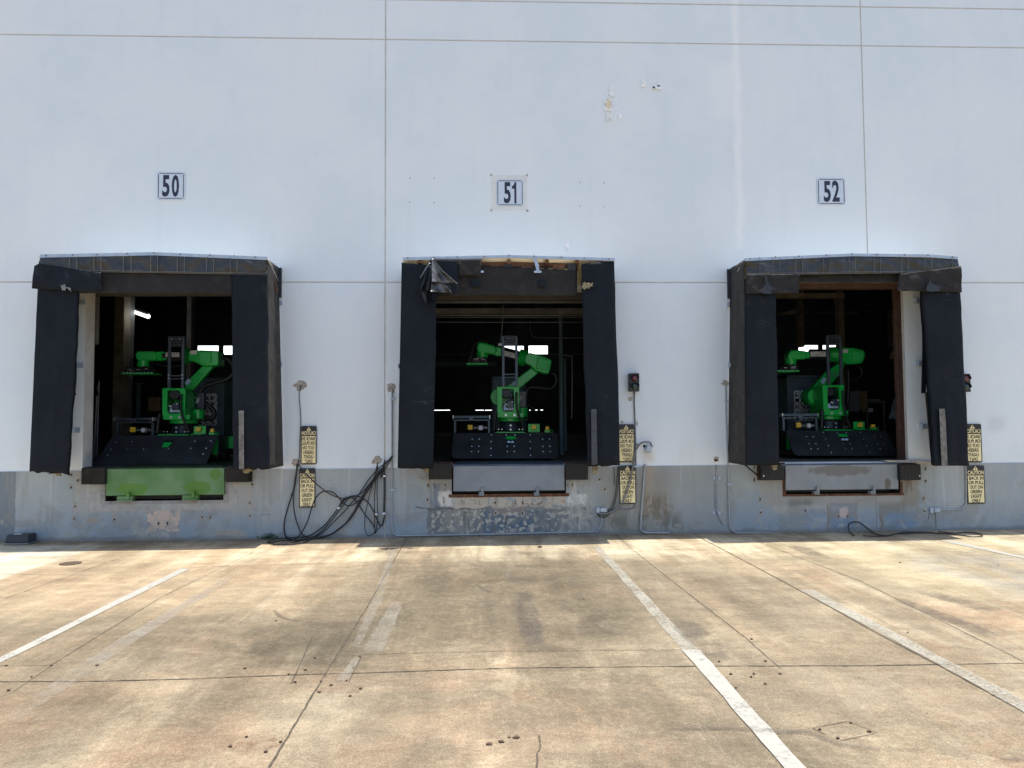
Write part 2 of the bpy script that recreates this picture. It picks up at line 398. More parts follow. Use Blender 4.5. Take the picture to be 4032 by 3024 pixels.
# under dock 51: heavy peeling
c = lay(c, prect(Z8, 150, 250, 330, 460), (.36, .34, .31), .9, .03, cut=.45, cs=5)
c = lay(c, prect(Z8, 175, 275, 255, 640), (.20, .235, .275), .9, .03)
c = lay(c, prect(Z8, 160, 455, 1340, 655), (.19, .195, .195), .95, .02)
c = lay(c, prect(Z8, 270, 455, 545, 650), (.34, .31, .26), .7, .02, cut=.47, cs=7, stretch=True)
c = lay(c, prect(Z8, 555, 455, 635, 640), (.105, .15, .20), .9, .02)
c = lay(c, prect(Z8, 640, 480, 1090, 640), (.10, .145, .195), .95, .03, cut=.42, cs=4)
c = lay(c, prect(Z8, 1090, 455, 1340, 655), (.34, .335, .33), .8, .03, cut=.46, cs=6, stretch=True)
c = lay(c, prect(Z8, 635, 445, 860, 505), (.30, .235, .215), .8, .02)
c = lay(c, prect(Z8, 340, 365, 1160, 455), (.56, .49, .39), .95, .02, cut=.43, cs=8)
c = lay(c, prect(Z8, 160, 255, 1345, 470), (.13, .11, .095), .7, .03, cut=.60, cs=11)
c = lay(c, prect(Z8, 230, 345, 330, 445), (.74, .70, .64), .95, .03, b=box)
c = lay(c, prect(Z8, 1165, 370, 1300, 445), (.70, .70, .69), .95, .03, b=box)
c = lay(c, prect(Z8, 1200, 270, 1240, 400), (.56, .56, .55), .95, .015)
c = lay(c, prect(Z8, 1180, 270, 1340, 600), (.45, .43, .38), .6, .03, cut=.5, cs=12)
c = lay(c, prect(Z8, 560, 505, 870, 650), (.42, .39, .33), .8, .02, cut=.57, cs=7)
c = lay(c, prect(Z8, 175, 460, 1340, 650), (.56, .51, .42), .9, .02, cut=.555, cs=11, b=box2)
c = lay(c, prect(Z8, 175, 380, 1340, 650), (.10, .10, .105), .75, .02, cut=.62, cs=9, b=box2, stretch=True)
c = lay(c, prect(Z8, 340, 365, 1160, 440), (.34, .16, .09), .6, .02, cut=.58, cs=12, b=box2)
c = lay(c, prect(Z8, 60, 458, 620, 464), (.12, .12, .12), .9, .004)
# under dock 52: rust runs, beige, blue low patches
c = lay(c, prect(Z5, 480, 345, 730, 600), (.36, .35, .31), .85, .05)
c = lay(c, prect(Z5, 590, 480, 1900, 590), (.36, .345, .31), .9, .03)
c = lay(c, prect(Z5, 1830, 345, 2010, 600), (.30, .265, .215), .85, .04)
c = lay(c, prect(Z5, 1840, 345, 1960, 560), (.16, .12, .085), .7, .03, cut=.5, stretch=True, cs=9)
c = lay(c, prect(Z5, 740, 530, 980, 640), (.16, .15, .13), .75, .05, cut=.42)
c = lay(c, prect(Z5, 1620, 560, 1880, 700), (.25, .235, .2), .85, .05)
c = lay(c, prect(Z5, 590, 590, 1120, 660), (.43, .41, .38), .8, .04)
c = lay(c, prect(Z5, 880, 640, 1120, 840), (.27, .335, .41), .8, .05)
c = lay(c, prect(Z5, 1120, 570, 1420, 860), (.27, .26, .245), .9, .006, b=box2)
c = lay(c, prect(Z5, 1150, 700, 1400, 850), (.22, .29, .37), .9, .03)
c = lay(c, prect(Z5, 1150, 575, 1400, 640), (.30, .345, .39), .6, .03)
c = lay(c, prect(Z5, 1240, 610, 1320, 710), (.62, .48, .42), .9, .02, cut=.42, cs=12, b=box2)
c = lay(c, prect(Z5, 1700, 660, 1990, 830), (.20, .29, .40), .85, .06)
c = lay(c, prect(Z5, 460, 730, 2200, 870), (.46, .44, .40), .6, .03, cut=.56, cs=8)
c = lay(c, prect(Z5, 1620, 690, 1660, 860), (.25, .17, .10), .7, .012)
c = lay(c, prect(Z5, 1110, 570, 1128, 850), (.22, .16, .12), .8, .006)
run = m.ramp(m.noise(5, 5, .6, m.mapping((1.6, 1, .10))), .55, .66)
c = m.mix(m.math('MULTIPLY', m.math('MULTIPLY', run, box(-40, 40, .1, 1.2, .2)), .45), c, (.29, .28, .25))
run2 = m.ramp(m.noise(7, 5, .6, m.mapping((1.5, 1, .08), loc=(5, 0, 3))), .60, .68)
c = m.mix(m.math('MULTIPLY', m.math('MULTIPLY', run2, box(-40, 40, .3, 1.2, .2)), .5), c, (.52, .53, .52))
c = m.mix(m.math('MULTIPLY', m.math('MULTIPLY', m.ramp(m.noise(1.7, 7, .7, dist=.6), .50, .60), box(-40, 40, -.1, .75, .35)), .45), c, (.27, .255, .22))
c = m.mix(m.math('MULTIPLY', m.math('MULTIPLY', m.ramp(m.noise(4.3, 8, .75, dist=.4), .56, .60), box(-9, 9.5, -.1, .5, .2)), .55), c, (.42, .39, .33))
# scrapes and pock marks everywhere
c = m.mix(m.math('MULTIPLY', m.ramp(m.noise(9, 5, .6, m.mapping((.35, 1, 2.2))), .66, .70), .55), c, (.20, .21, .22))
c = m.mix(m.math('MULTIPLY', m.ramp(m.noise(16, 4, .6), .70, .73), .7), c, (.52, .51, .48))
c = m.mix(m.math('MULTIPLY', box(-40, 40, -.1, .05, .03), .7), c, (.20, .19, .18))  # dark line at the wall foot, its shadow painted into the colour
m.col(c); m.rough(.7); h = m.math('ADD', m.math('MULTIPLY', m.noise(7, 6, .7), 1.2), m.noise(50, 4)); m.bump(h, .4, .008)
M['plinth'] = m.mat

# --- yard concrete
m = NT('worn_yard_concrete'); box = masker(m, .25, 1.3, 'XY'); box2 = masker(m, .04, 8, 'XY')
big = m.ramp(m.noise(.45, 5, .6, dist=.4), .38, .62); mid = m.ramp(m.noise(1.1, 7, .68, dist=.5), .38, .64)
fine = m.noise(48, 5, .75); spk = m.noise(150, 3, .7)
strk = m.ramp(m.noise(1.5, 7, .66, m.mapping((1.0, .2, 1), rot=(0, 0, .05)), dist=.3), .42, .66)
strx = m.ramp(m.noise(1.3, 7, .68, m.mapping((.35, 1.4, 1), rot=(0, 0, -.25)), dist=.6), .44, .66)
c = m.mix(big, (.245, .19, .12), (.37, .305, .205)); c = m.mix(m.math('MULTIPLY', mid, .6), c, (.285, .195, .125))
c = m.mix(m.math('MULTIPLY', strk, .6), c, (.45, .39, .285))
c = m.mix(m.math('MULTIPLY', strx, .6), c, (.19, .155, .10))
wx = m.ramp(m.noise(7, 6, .72), .46, .64); c = m.mix(m.math('MULTIPLY', wx, .3), c, (.48, .42, .31))
bl = m.ramp(m.noise(2.1, 8, .75, dist=.8, vec=m.mapping((1, 1, 1), loc=(3, 7, 0))), .50, .60); c = m.mix(m.math('MULTIPLY', bl, .45), c, (.185, .145, .095))
pink = m.ramp(m.noise(.7, 6, .6, vec=m.mapping((1, 1, 1), loc=(11, 2, 0))), .48, .62); c = m.mix(m.math('MULTIPLY', pink, .3), c, (.34, .215, .135))
def streak(sx, sy, lo, hi, loc, rz=0.0):
    return m.ramp(m.noise(1.0, 5, .7, m.mapping((sx, sy, 1), loc=loc, rot=(0, 0, rz)), dist=.25), lo, hi)
c = m.mix(m.math('MULTIPLY', streak(1.7, .16, .50, .66, (0, 0, 0)), .55), c, (.16, .13, .09))
c = m.mix(m.math('MULTIPLY', streak(2.6, .14, .53, .70, (4, 9, 0), .06), .55), c, (.50, .45, .34))
c = m.mix(m.math('MULTIPLY', streak(6, .35, .52, .68, (7, 3, 0), -.05), .35), c, (.17, .135, .09))
rust = m.math('MULTIPLY', streak(.6, .5, .50, .64, (20, 3, 0)), m.ramp(m.noise(6, 6, .75), .40, .62)); c = m.mix(m.math('MULTIPLY', rust, .5), c, (.31, .165, .10))
def lay2(c, k, colr, amt, soft=.3, src=None, b=None):
    v = (b or box)(*k, soft)
    if src is not None: v = m.math('MULTIPLY', v, src)
    return m.mix(m.math('MULTIPLY', v, amt), c, colr)
def grect(q, x0, y0, x1, y1):       # yard rectangle from two picture corners
    a = G(*q(x0, y0)); b = G(*q(x1, y1)); return min(a.x, b.x), max(a.x, b.x), min(a.y, b.y), max(a.y, b.y)
pv = m.ramp(m.noise(1.6, 7, .7, m.mapping((1.3, .5, 1)), dist=.5), .36, .54)
c = lay2(c, (-1.5, 1.9, -8.3, -1.3), (.155, .125, .085), .8, .5, pv)                 # driven-over band before dock 51
c = lay2(c, (1.0, 3.4, -8.0, -2.5), (.20, .165, .115), .6, .5, pv)
c = lay2(c, (-4.0, -1.2, -8.2, -4.2), (.19, .155, .105), .65, .5, pv)
c = lay2(c, (-14, -2.2, -4.5, -.5), (.42, .30, .19), .45, .6)                        # peachy slab at left
c = lay2(c, (-14, -5.6, -3.0, -.4), (.45, .43, .37), .85, .06, b=box2)                  # pale poured corner
c = lay2(c, (4.2, 14, -4.3, -.9), (.43, .37, .24), .5, .6)
c = lay2(c, (5.2, 9.5, -4.6, -2.2), (.29, .285, .265), .6, .35, pv)
c = lay2(c, (-3.6, 0.2, -10.6, -6.2), (.30, .19, .125), .45, .5, mid)
c = lay2(c, (-14, 14, -2.1, -.2), (.52, .46, .335), .8, .2, strk)
c = lay2(c, (.30, .44, -5.6, -1.0), (.15, .125, .11), .6, .06, pv)                      # rubber track
c = lay2(c, (-.10, .0, -4.6, -1.5), (.17, .14, .12), .4, .05, pv)
for qq, (x0_, y0_, x1_, y1_), cc, am, so in (
    (GL, (850, 430, 1560, 640), (.15, .12, .08), .75, .35), (GL, (200, 720, 1150, 880), (.19, .135, .085), .7, .4), (GL, (500, 900, 1100, 1060), (.27, .165, .105), .5, .3),
    (GL, (1750, 190, 2212, 560), (.16, .13, .09), .7, .5), (GR, (0, 180, 700, 540), (.16, .13, .09), .65, .5), (GR, (420, 640, 1000, 800), (.17, .14, .10), .6, .3),
    (GR, (700, 250, 1250, 500), (.20, .15, .10), .6, .4), (GR, (1100, 330, 1700, 600), (.21, .165, .12), .55, .4), (GR, (1900, 440, 2212, 600), (.19, .16, .13), .6, .3),
    (GL, (1080, 500, 1450, 620), (.13, .105, .07), .6, .25), (GL, (0, 400, 250, 520), (.22, .17, .11), .5, .3), (GL, (1250, 720, 1700, 1060), (.42, .37, .27), .5, .3),
    (GL, (1560, 800, 2212, 1060), (.38, .27, .18), .5, .35), (GR, (0, 850, 300, 1060), (.35, .24, .165), .5, .3), (GR, (1200, 650, 2000, 800), (.40, .34, .25), .4, .4)):
    k_ = grect(qq, x0_, y0_, x1_, y1_); c = lay2(c, k_, cc, am*.85, so, m.ramp(m.noise(1.4, 5, .68, m.mapping((1, .7, 1), loc=(x0_*.01, y0_*.02, 0)), dist=.5), .34, .56))
# hairline grain and pits
c = m.mix(m.ramp(fine, .35, .7, 0, .55), c, (.17, .135, .09)); c = m.mix(m.ramp(spk, .55, .7, 0, .5), c, (.56, .49, .35)); c = m.mix(m.ramp(m.noise(20, 5, .8), .45, .68, 0, .3), c, (.46, .40, .29))
c = m.mix(m.math('MULTIPLY', m.ramp(m.noise(5.2, 5, .6), .70, .73), .6), c, (.15, .11, .08))
vor = m.new('ShaderNodeTexVoronoi'); m.l.new(m.pos(), vor.inputs['Vector']); vor.inputs['Scale'].default_value = 3.1
c = m.mix(m.math('MULTIPLY', m.ramp(vor.outputs['Distance'], .028, .040, 1, 0), .75), c, (.10, .07, .05))
scr = m.ramp(m.noise(3, 4, .55, m.mapping((1, .16, 1), rot=(0, 0, .75)), dist=1.5), .655, .668)
c = m.mix(m.math('MULTIPLY', m.math('MULTIPLY', scr, m.ramp(m.noise(3, 4, .55, m.mapping((1, .16, 1), rot=(0, 0, .75)), dist=1.5), .668, .68, 1, 0)), .12), c, (.6, .54, .45))
# broad dirt and wear, then a painted sunlit strip, multiplied over the grain
def scl(c, f):
    v = m.new('ShaderNodeVectorMath', operation='SCALE'); m.l.new(c, v.inputs[0]); m.set(v.inputs['Scale'], f); return v.outputs[0]
tot = m.math('SUBTRACT', 1.14, m.math('MULTIPLY', streak(1.1, .2, .40, .66, (31, 5, 0), .04), .32))
tot = m.math('MULTIPLY', tot, m.ramp(m.noise(.55, 5, .66, m.mapping((1, .8, 1), loc=(9, 4, 0)), dist=.5), .34, .66, 1.13, .84))
tot = m.math('MULTIPLY', tot, m.ramp(m.noise(2.4, 5, .75, m.mapping((.6, 1.3, 1), rot=(0, 0, -.3), loc=(1, 8, 0)), dist=.4), .38, .62, 1.10, .86))
for qq, (x0_, y0_, x1_, y1_), am, so in (
    (GL, (850, 430, 1560, 640), .34, .4), (GL, (250, 720, 1100, 860), .28, .45), (GL, (1080, 500, 1450, 620), .25, .25), (GL, (1750, 190, 2212, 540), .30, .5),
    (GR, (0, 180, 650, 540), .28, .5), (GR, (420, 640, 1000, 780), .22, .3), (GR, (700, 250, 1250, 480), .22, .4), (GR, (1100, 330, 1700, 580), .22, .4), (GR, (1900, 440, 2212, 580), .20, .3),
    (GL, (0, 420, 250, 520), .2, .3), (GR, (1250, 850, 1900, 1060), .12, .3), (GL, (1400, 330, 1620, 480), .22, .2)):
    k_ = grect(qq, x0_, y0_, x1_, y1_); v_ = m.math('MULTIPLY', box(*k_, so), m.ramp(m.noise(1.3, 5, .7, m.mapping((1, .6, 1), loc=(x0_*.013, y0_*.021, 0)), dist=.6), .32, .52))
    tot = m.math('MULTIPLY', tot, m.math('SUBTRACT', 1.0, m.math('MULTIPLY', v_, am*.85)))
k_ = (-14, 14, -1.9, -.4); tot = m.math('MULTIPLY', tot, m.math('ADD', 1.0, m.math('MULTIPLY', m.math('MULTIPLY', box(*k_, .35), m.ramp(m.noise(1.6, 6, .65, m.mapping((.5, 2, 1))), .3, .6)), .28)))  # sunlit strip in front of the wall, brightened in the concrete colour
gr = m.ramp(m.noise(75, 3, .8), .34, .66, .80, 1.16)
pit = m.ramp(m.noise(38, 3, .7, m.mapping((1, .8, 1), loc=(2, 2, 0))), .60, .66, 1.0, .72)
tot = m.math('MULTIPLY', m.math('MULTIPLY', tot, gr), pit)
c = m.mix(1.0, scl(c, tot), (1.07, 1.05, .99), 'MULTIPLY')
m.col(c); m.rough(m.ramp(mid, 0, 1, .72, .9)); m.b.inputs['Specular IOR Level'].default_value = .25
h = m.math('ADD', m.math('MULTIPLY', fine, 1.0), m.math('MULTIPLY', m.noise(9, 5), .8)); m.bump(h, .35, .006)
M['yard'] = m.mat

def worn(name, colr, lo, hi, scale=7, stretch=(1, 1, 1), amt=1.0, scale2=40, fade=False):
    m = NT(name); n = m.noise(scale, 6, .7, m.mapping(stretch)); n2 = m.noise(scale2, 4, .7)
    f = m.math('ADD', m.math('MULTIPLY', n, .6), m.math('MULTIPLY', n2, .4))
    a = m.math('MULTIPLY', m.ramp(f, lo, hi), amt)
    if fade:
        at_ = m.new('ShaderNodeAttribute'); at_.attribute_name = 'fade'; a = m.math('MULTIPLY', a, m.ramp(m.math('ADD', at_.outputs['Fac'], m.math('MULTIPLY', m.math('SUBTRACT', n2, .5), .5)), .05, .6))
    m.col(m.mix(n2, tuple(x*.85 for x in colr), colr)); m.rough(.75)
    t = m.new('ShaderNodeBsdfTransparent'); ms = m.new('ShaderNodeMixShader')
    m.l.new(a, ms.inputs[0]); m.l.new(t.outputs[0], ms.inputs[1]); m.l.new(m.b.outputs[0], ms.inputs[2]); m.l.new(ms.outputs[0], m.out.inputs[0])
    return m.mat
M['paint_new'] = worn('white_line_paint', (.455, .435, .375), .27, .50, 2.2, amt=.93, scale2=25)
M['paint_old'] = worn('faded_line_paint', (.45, .42, .34), .30, .60, 2.5, amt=.8)
M['paint_ghost'] = worn('ghost_line_paint', (.44, .40, .33), .34, .68, 2.2, amt=.55, fade=True)
M['crackmat'] = mat('dark_joint_filler', (.085, .07, .05), .95, 0, .4, 20)
M['hairline'] = worn('hairline_joint', (.11, .085, .06), .38, .5, 8, amt=.7)
M['tyre'] = worn('tyre_scuff', (.12, .10, .085), .34, .66, 3, amt=.5, fade=True)
M['stub'] = mat('dark_cut_steel', (.10, .065, .042), .9, 0, .4, 20)
M['ruststain'] = worn('rust_stain', (.24, .11, .055), .45, .66, 14, amt=.5)

M['frame_a'] = mat('pale_mortar', (.43, .42, .39), .85, 0, .12, 5, .3, dirt=(.26, .25, .23), dirtamt=.6)
M['frame_b'] = mat('grey_mortar', (.33, .315, .30), .85, 0, .15, 6, .3, dirt=(.2, .17, .14), dirtamt=.6)
# ------------------------------------------------------------------ building
S50 = -4.84; S51 = .42; S52 = 5.50
bld = thing('warehouse_building', (0, 0, 0), 'large white tilt-up concrete warehouse wall with three dock openings above a stained grey-blue base', 'building')
def heightfield(xs, zs, depth, mats):
    """stepped facade: every cell has its own set-back, side faces close the steps"""
    mb = MB(); nx = len(xs)-1; nz = len(zs)-1
    D = [[depth((xs[i]+xs[i+1])/2, (zs[j]+zs[j+1])/2) for j in range(nz)] for i in range(nx)]
    for i in range(nx):
        for j in range(nz):
            y, mi = D[i][j]
            if mi is not None:
                mb.cur = mi; mb.add([(xs[i], y, zs[j]), (xs[i+1], y, zs[j]), (xs[i+1], y, zs[j+1]), (xs[i], y, zs[j+1])], [(0, 1, 2, 3)])
            if i+1 < nx and abs(D[i+1][j][0]-y) > 1e-6:
                y2, m2 = D[i+1][j]; x = xs[i+1]; mb.cur = 0
                if min(y, y2) < .1 and max(y, y2) > .1: mb.cur = 2
                mb.add([(x, y, zs[j]), (x, y2, zs[j]), (x, y2, zs[j+1]), (x, y, zs[j+1])], [(0, 1, 2, 3)])
            if j+1 < nz and abs(D[i][j+1][0]-y) > 1e-6:
                y2, m2 = D[i][j+1]; z = zs[j+1]; mb.cur = 0
                if min(y, y2) < .1 and max(y, y2) > .1: mb.cur = 2
                mb.add([(xs[i], y, z), (xs[i+1], y, z), (xs[i+1], y2, z), (xs[i], y2, z)], [(0, 1, 2, 3)])
    return mb
jx = [P(1517, 900).x, P(3404, 600).x]; JW = .011
jz = [P(2016, 6).z, P(2016, 162).z, P(2016, 1112).z]
LEDGE = P(2300, 1836).z; FLOOR = 1.10; TOPW = 8.95; XM = 24.0
op = []
for cx, ztop in ((S50, P(*Q50(900, 300)).z), (S51, P(*Q51(870, 310)).z), (S52, P(*Q52(900, 262)).z)): op.append((cx-1.31, cx+1.31, ztop))
xs = sorted([-XM, XM]+[v for x in jx for v in (x-JW, x+JW)]+[v for o in op for v in o[:2]])
zs = sorted([LEDGE, FLOOR, TOPW]+[v for z in jz for v in (z-JW, z+JW)]+[o[2] for o in op])
def dep(x, z):
    for o in op:
        if o[0] < x < o[1] and FLOOR < z < o[2]: return (.28, None)
    if any(abs(x-j) < JW for j in jx) or any(abs(z-j) < JW for j in jz): return (.010, 1)
    return (0., 0)
wall = heightfield(xs, zs, dep, None).build('wall', [M['wall'], M['sealant'], M['jamb']], bld)
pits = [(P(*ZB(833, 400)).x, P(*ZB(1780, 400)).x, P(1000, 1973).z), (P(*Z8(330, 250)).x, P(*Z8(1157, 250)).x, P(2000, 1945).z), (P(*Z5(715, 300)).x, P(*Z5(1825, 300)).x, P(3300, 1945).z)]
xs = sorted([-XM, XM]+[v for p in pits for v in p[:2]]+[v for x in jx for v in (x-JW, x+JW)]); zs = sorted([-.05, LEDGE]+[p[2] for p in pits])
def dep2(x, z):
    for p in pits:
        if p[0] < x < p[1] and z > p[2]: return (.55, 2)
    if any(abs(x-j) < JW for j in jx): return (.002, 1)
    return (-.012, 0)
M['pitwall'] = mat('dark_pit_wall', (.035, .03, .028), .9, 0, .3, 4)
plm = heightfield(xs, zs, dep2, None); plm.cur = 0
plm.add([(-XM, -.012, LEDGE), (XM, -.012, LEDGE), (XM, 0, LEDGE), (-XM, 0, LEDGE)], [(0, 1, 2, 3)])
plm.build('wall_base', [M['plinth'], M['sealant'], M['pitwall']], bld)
# rendered ledge bead between wall and base
mb = MB(); segs = [(-XM, pits[0][0]-.28), (pits[0][1]+.28, pits[1][0]-.28), (pits[1][1]+.28, pits[2][0]-.28), (pits[2][1]+.28, XM)]
for a, b in segs: mb.prism([(a, -.012, LEDGE-.006), (a, .0, LEDGE+.016), (a, .003, LEDGE-.006)], (b-a, 0, 0))
mb.build('ledge', M['wall'], bld)
# shell: roof, sides, back, floor
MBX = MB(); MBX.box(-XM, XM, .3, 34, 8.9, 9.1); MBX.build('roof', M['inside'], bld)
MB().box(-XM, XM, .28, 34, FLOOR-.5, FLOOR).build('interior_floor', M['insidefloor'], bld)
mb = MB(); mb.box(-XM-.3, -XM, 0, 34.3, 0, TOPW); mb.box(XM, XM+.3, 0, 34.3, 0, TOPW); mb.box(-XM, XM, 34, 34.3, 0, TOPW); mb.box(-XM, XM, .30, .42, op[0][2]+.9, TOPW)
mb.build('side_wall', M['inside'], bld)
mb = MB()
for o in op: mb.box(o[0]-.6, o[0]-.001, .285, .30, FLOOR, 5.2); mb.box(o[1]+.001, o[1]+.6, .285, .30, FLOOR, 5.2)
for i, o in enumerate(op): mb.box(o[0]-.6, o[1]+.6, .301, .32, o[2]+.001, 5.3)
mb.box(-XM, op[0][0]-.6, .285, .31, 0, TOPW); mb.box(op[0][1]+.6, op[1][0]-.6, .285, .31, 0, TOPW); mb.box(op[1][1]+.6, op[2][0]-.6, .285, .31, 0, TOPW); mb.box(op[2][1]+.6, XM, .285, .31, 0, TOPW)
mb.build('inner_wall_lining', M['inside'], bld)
# floor strip over the sill between the pits and the opening edges
mb = MB()
for i, (p, o) in enumerate(zip(pits, op)):
    mb.box(o[0], p[0], .0, .28, FLOOR-.12, FLOOR-.004); mb.box(p[1], o[1], .0, .28, FLOOR-.12, FLOOR-.004)
mb.split('dock_sill', M['jamb'], bld)
mb = MB()     # steel angles round the pits
for i, p in enumerate(pits):
    if i == 0: continue
    mb.box(p[0]-.05, p[1]+.05, -.018, -.006, p[2]-.045 if i == 1 else p[2]-.03, p[2]+.004)
    if i == 2:
        mb.box(p[0]-.05, p[0]+.004, -.018, -.006, p[2]+.005, 1.0); mb.box(p[1]-.004, p[1]+.035, -.018, -.006, p[2]+.005, .78)
mb.split('pit_edge_angle', M['rust'], bld)

def blob(c, rx, rz, n=26, seed=0, rough=.25, Y=-.004):
    out = []
    for k in range(n):
        a = 2*math.pi*k/n; f = 1+rough*(noise.noise(Vector((math.cos(a)*1.7+seed*7, math.sin(a)*1.7, seed)))*2)
        f += (random.random()-.5)*rough*.25
        out.append(Vector((c.x+rx*f*math.cos(a), Y, c.z+rz*f*math.sin(a))))
    return out
PX = 11.8/F
def wallpatch(q, s, x, y, rx, ry, seed, name='concrete_patch', matl='concrete', Y=-.004, th=.0035, rough=.25):
    c = P(*q(x, y)); MB().prism(blob(c, rx*s*PX, ry*s*PX, 26, seed, rough, Y), (0, th, 0)).build(name, M[matl], bld)
for a in ((ZA, .4821, 380, 243, 47, 38, 1), (ZA, .4821, 1122, 262, 36, 38, 2), (ZA, .4821, 345, 872, 38, 26, 3), (ZA, .4821, 1006, 858, 40, 32, 4), (ZC, .4823, 1049, 225, 34, 24, 5), (ZC, .4823, 976, 845, 24, 24, 6), (ZC, .4823, 272, 355, 20, 18, 7), (ZC, .4823, 329, 555, 6, 22, 8), (ZC, .4823, 205, 543, 9, 12, 9), (ZC, .4823, 328, 725, 10, 10, 10)):
    wallpatch(*a)
for a in ((ZC, .4823, 972, 855, 14, 9, 11), (ZC, .4823, 388, 740, 11, 11, 12)): wallpatch(*a, name='hole', matl='void', Y=-.008, th=.003)
for i, (x, y, rx, ry) in enumerate(((418, 455, 17, 24), (428, 400, 12, 22), (415, 505, 12, 20), (465, 505, 6, 14), (625, 380, 16, 9), (568, 365, 10, 12), (240, 1060, 8, 16))):
    wallpatch(WR, .911, x, y, rx, ry, 30+i, 'peeling_paint', 'flake', Y=-.022, th=.012, rough=.55)
M['cream'] = mat('cream_filler', (.75, .66, .5), .8, 0, .15, 15)
wallpatch(WR, .911, 415, 452, 12, 19, 41, 'peeling_paint', 'cream', Y=-.03, th=.008, rough=.4)
wallpatch(WR, .911, 612, 380, 6, 4, 42, 'hole', 'void', Y=-.024, th=.003); wallpatch(WR, .911, 632, 374, 7, 3, 43, 'hole', 'void', Y=-.024, th=.003)
# anchor holes in the base, one mesh of pock marks
mb = MB()
for q, s, pts in ((ZB, .497, [(598, 590), (590, 688), (1980, 567), (1982, 665), (910, 692), (1668, 676), (570, 340), (567, 440), (2000, 415), (620, 385), (1330, 722), (1258, 725), (1605, 677)]),
               (Z8, .5425, [(160, 293), (155, 400), (285, 292), (1203, 292), (428, 492), (843, 497), (645, 497), (645, 422), (845, 422), (1403, 257), (1440, 325)]),
               (Z5, .407, [(470, 525), (478, 657), (2052, 520), (2057, 645), (905, 640), (1318, 692), (1230, 692), (2070, 235), (2072, 350), (415, 220), (415, 340)])):
    for i, (x, y) in enumerate(pts):
        c = P(*q(x, y)); mb.cur = 0; mb.prism(blob(c, .026, .045, 12, i, .4, -.016), (0, .003, 0)); mb.cur = 1; mb.prism(blob(c, .012, .018, 8, i+5, .3, -.018), (0, .0015, 0))
mb.split('anchor_hole', [M['concrete'], M['void']], bld)

for nm, x0, x1, y1, th, w_, cc in (('mortar_frame', 715, 1885, 625, .016, 78, 'frame_a'), ('mortar_frame', 795, 1815, 575, .019, 40, 'frame_b')):
    a = P(*ZB(x0, y1)); b = P(*ZB(x1, 400)); wx_ = (w_ if nm else 0)*.497*PX
    zt = P(*ZB(900, 415)).z; mb = MB()
    mb.box(a.x, b.x, -th, -.0125, a.z, a.z+wx_*.62); mb.box(a.x, a.x+wx_, -th, -.0125, a.z+wx_*.62, zt); mb.box(b.x-wx_, b.x, -th, -.0125, a.z+wx_*.62, zt); mb.build(nm, M[cc], bld)
# interior columns, beams and rails ------------------------------------------------
def inpart(name, q, rects, Y, dep, m_, parent=bld):
    mb = MB()
    for r in rects: mb.rect(q, *r, Y, dep)
    return mb.build(name, M[m_], parent, bevel=.004)
mb = MB(); mb.pp(Q50, [(645, 300), (708, 300), (690, 1520), (617, 1520)], 5.0, .3); mb.build('column', M['brown_col'], bld)
mb = MB(); mb.pp(Q50, [(709, 300), (742, 300), (706, 1500), (691, 1500)], 5.35, .3); mb.build('column', M['grey_col'], bld)
inpart('column', Q50, [(1127, 300, 1158, 1450)], 6.0, .2, 'grey_col')
inpart('column', Q51, [(1214, 480, 1238, 1440)], 3.2, .12, 'teal_col')
inpart('column', Q51, [(1246, 780, 1262, 1440)], 5.2, .12, 'teal_col')
inpart('column', Q52, [(606, 300, 632, 700)], 7.0, .25, 'brown_col')
inpart('column', Q52, [(882, 300, 918, 1500)], 4.5, .2, 'brown_col')
inpart('column', Q52, [(1228, 440, 1246, 700)], 6.5, .2, 'grey_col')
inpart('beam', Q51, [(340, 438, 1380, 476)], 2.2, .15, 'grey_col')
inpart('beam', Q51, [(340, 804, 790, 835)], 12, .3, 'teal_col')
inpart('beam', Q52, [(440, 335, 910, 368)], 3.6, .15, 'brown_col')
inpart('beam', Q52, [(445, 460, 1000, 480)], 7.5, .15, 'grey_col')
inpart('door_track', Q50, [(489, 340, 522, 682)], .6, .08, 'grey_col')
mb = MB(); mb.rect(Q51, 300, 290, 1440, 384, .33, .1); mb.build('door_header', M['door_head'], bld); mb = MB(); mb.rect(Q50, 430, 290, 1470, 352, .33, .1); mb.build('door_header', M['door_head'], bld)
mb = MB(); mb.rect(Q51, 340, 392, 1400, 403, .5, .05); mb.build('door_track', M['conduit_dark'], bld)
mb = MB()
for y, r, Y in ((487, .012, 1.5), (500, .007, 1.6), (533, .008, 1.8), (752, .008, 6)):
    mb.cyl(P(*Q51(330, y), Y), P(*Q51(1400, y+1), Y), r, 8)
mb.tube(crom([P(*Q51(1015, 540), 3), P(*Q51(1018, 600), 3), P(*Q51(1040, 635), 3), P(*Q51(1100, 640), 3), P(*Q51(1380, 640), 3)], 6), .010, 8)
mb.tube(crom([P(*Q51(1190, 755), 3), P(*Q51(1280, 765), 3), P(*Q51(1300, 800), 3), P(*Q51(1298, 1190), 3)], 6), .010, 8)
mb.build('pipe', M['conduit_dark'], bld, smooth=True)
mb = MB()
for a, b in (((920, 350), (1310, 250)), ((980, 440), (1320, 330)), ((1040, 460), (1320, 395)), ((1100, 480), (1320, 420))):
    mb.cyl(P(*Q52(*a), 9), P(*Q52(*b), 3), .018, 8)
mb.build('pipe', M['teal_col'], bld, smooth=True)
mb = MB(); mb.pp(Q52, [(1225, 681), (1318, 681), (1318, 694), (1285, 694), (1240, 748), (1240, 780), (1225, 782), (1228, 742), (1268, 695), (1225, 695)], 3.5, .05)
mb.build('wall_bracket', M['brown_col'], bld)
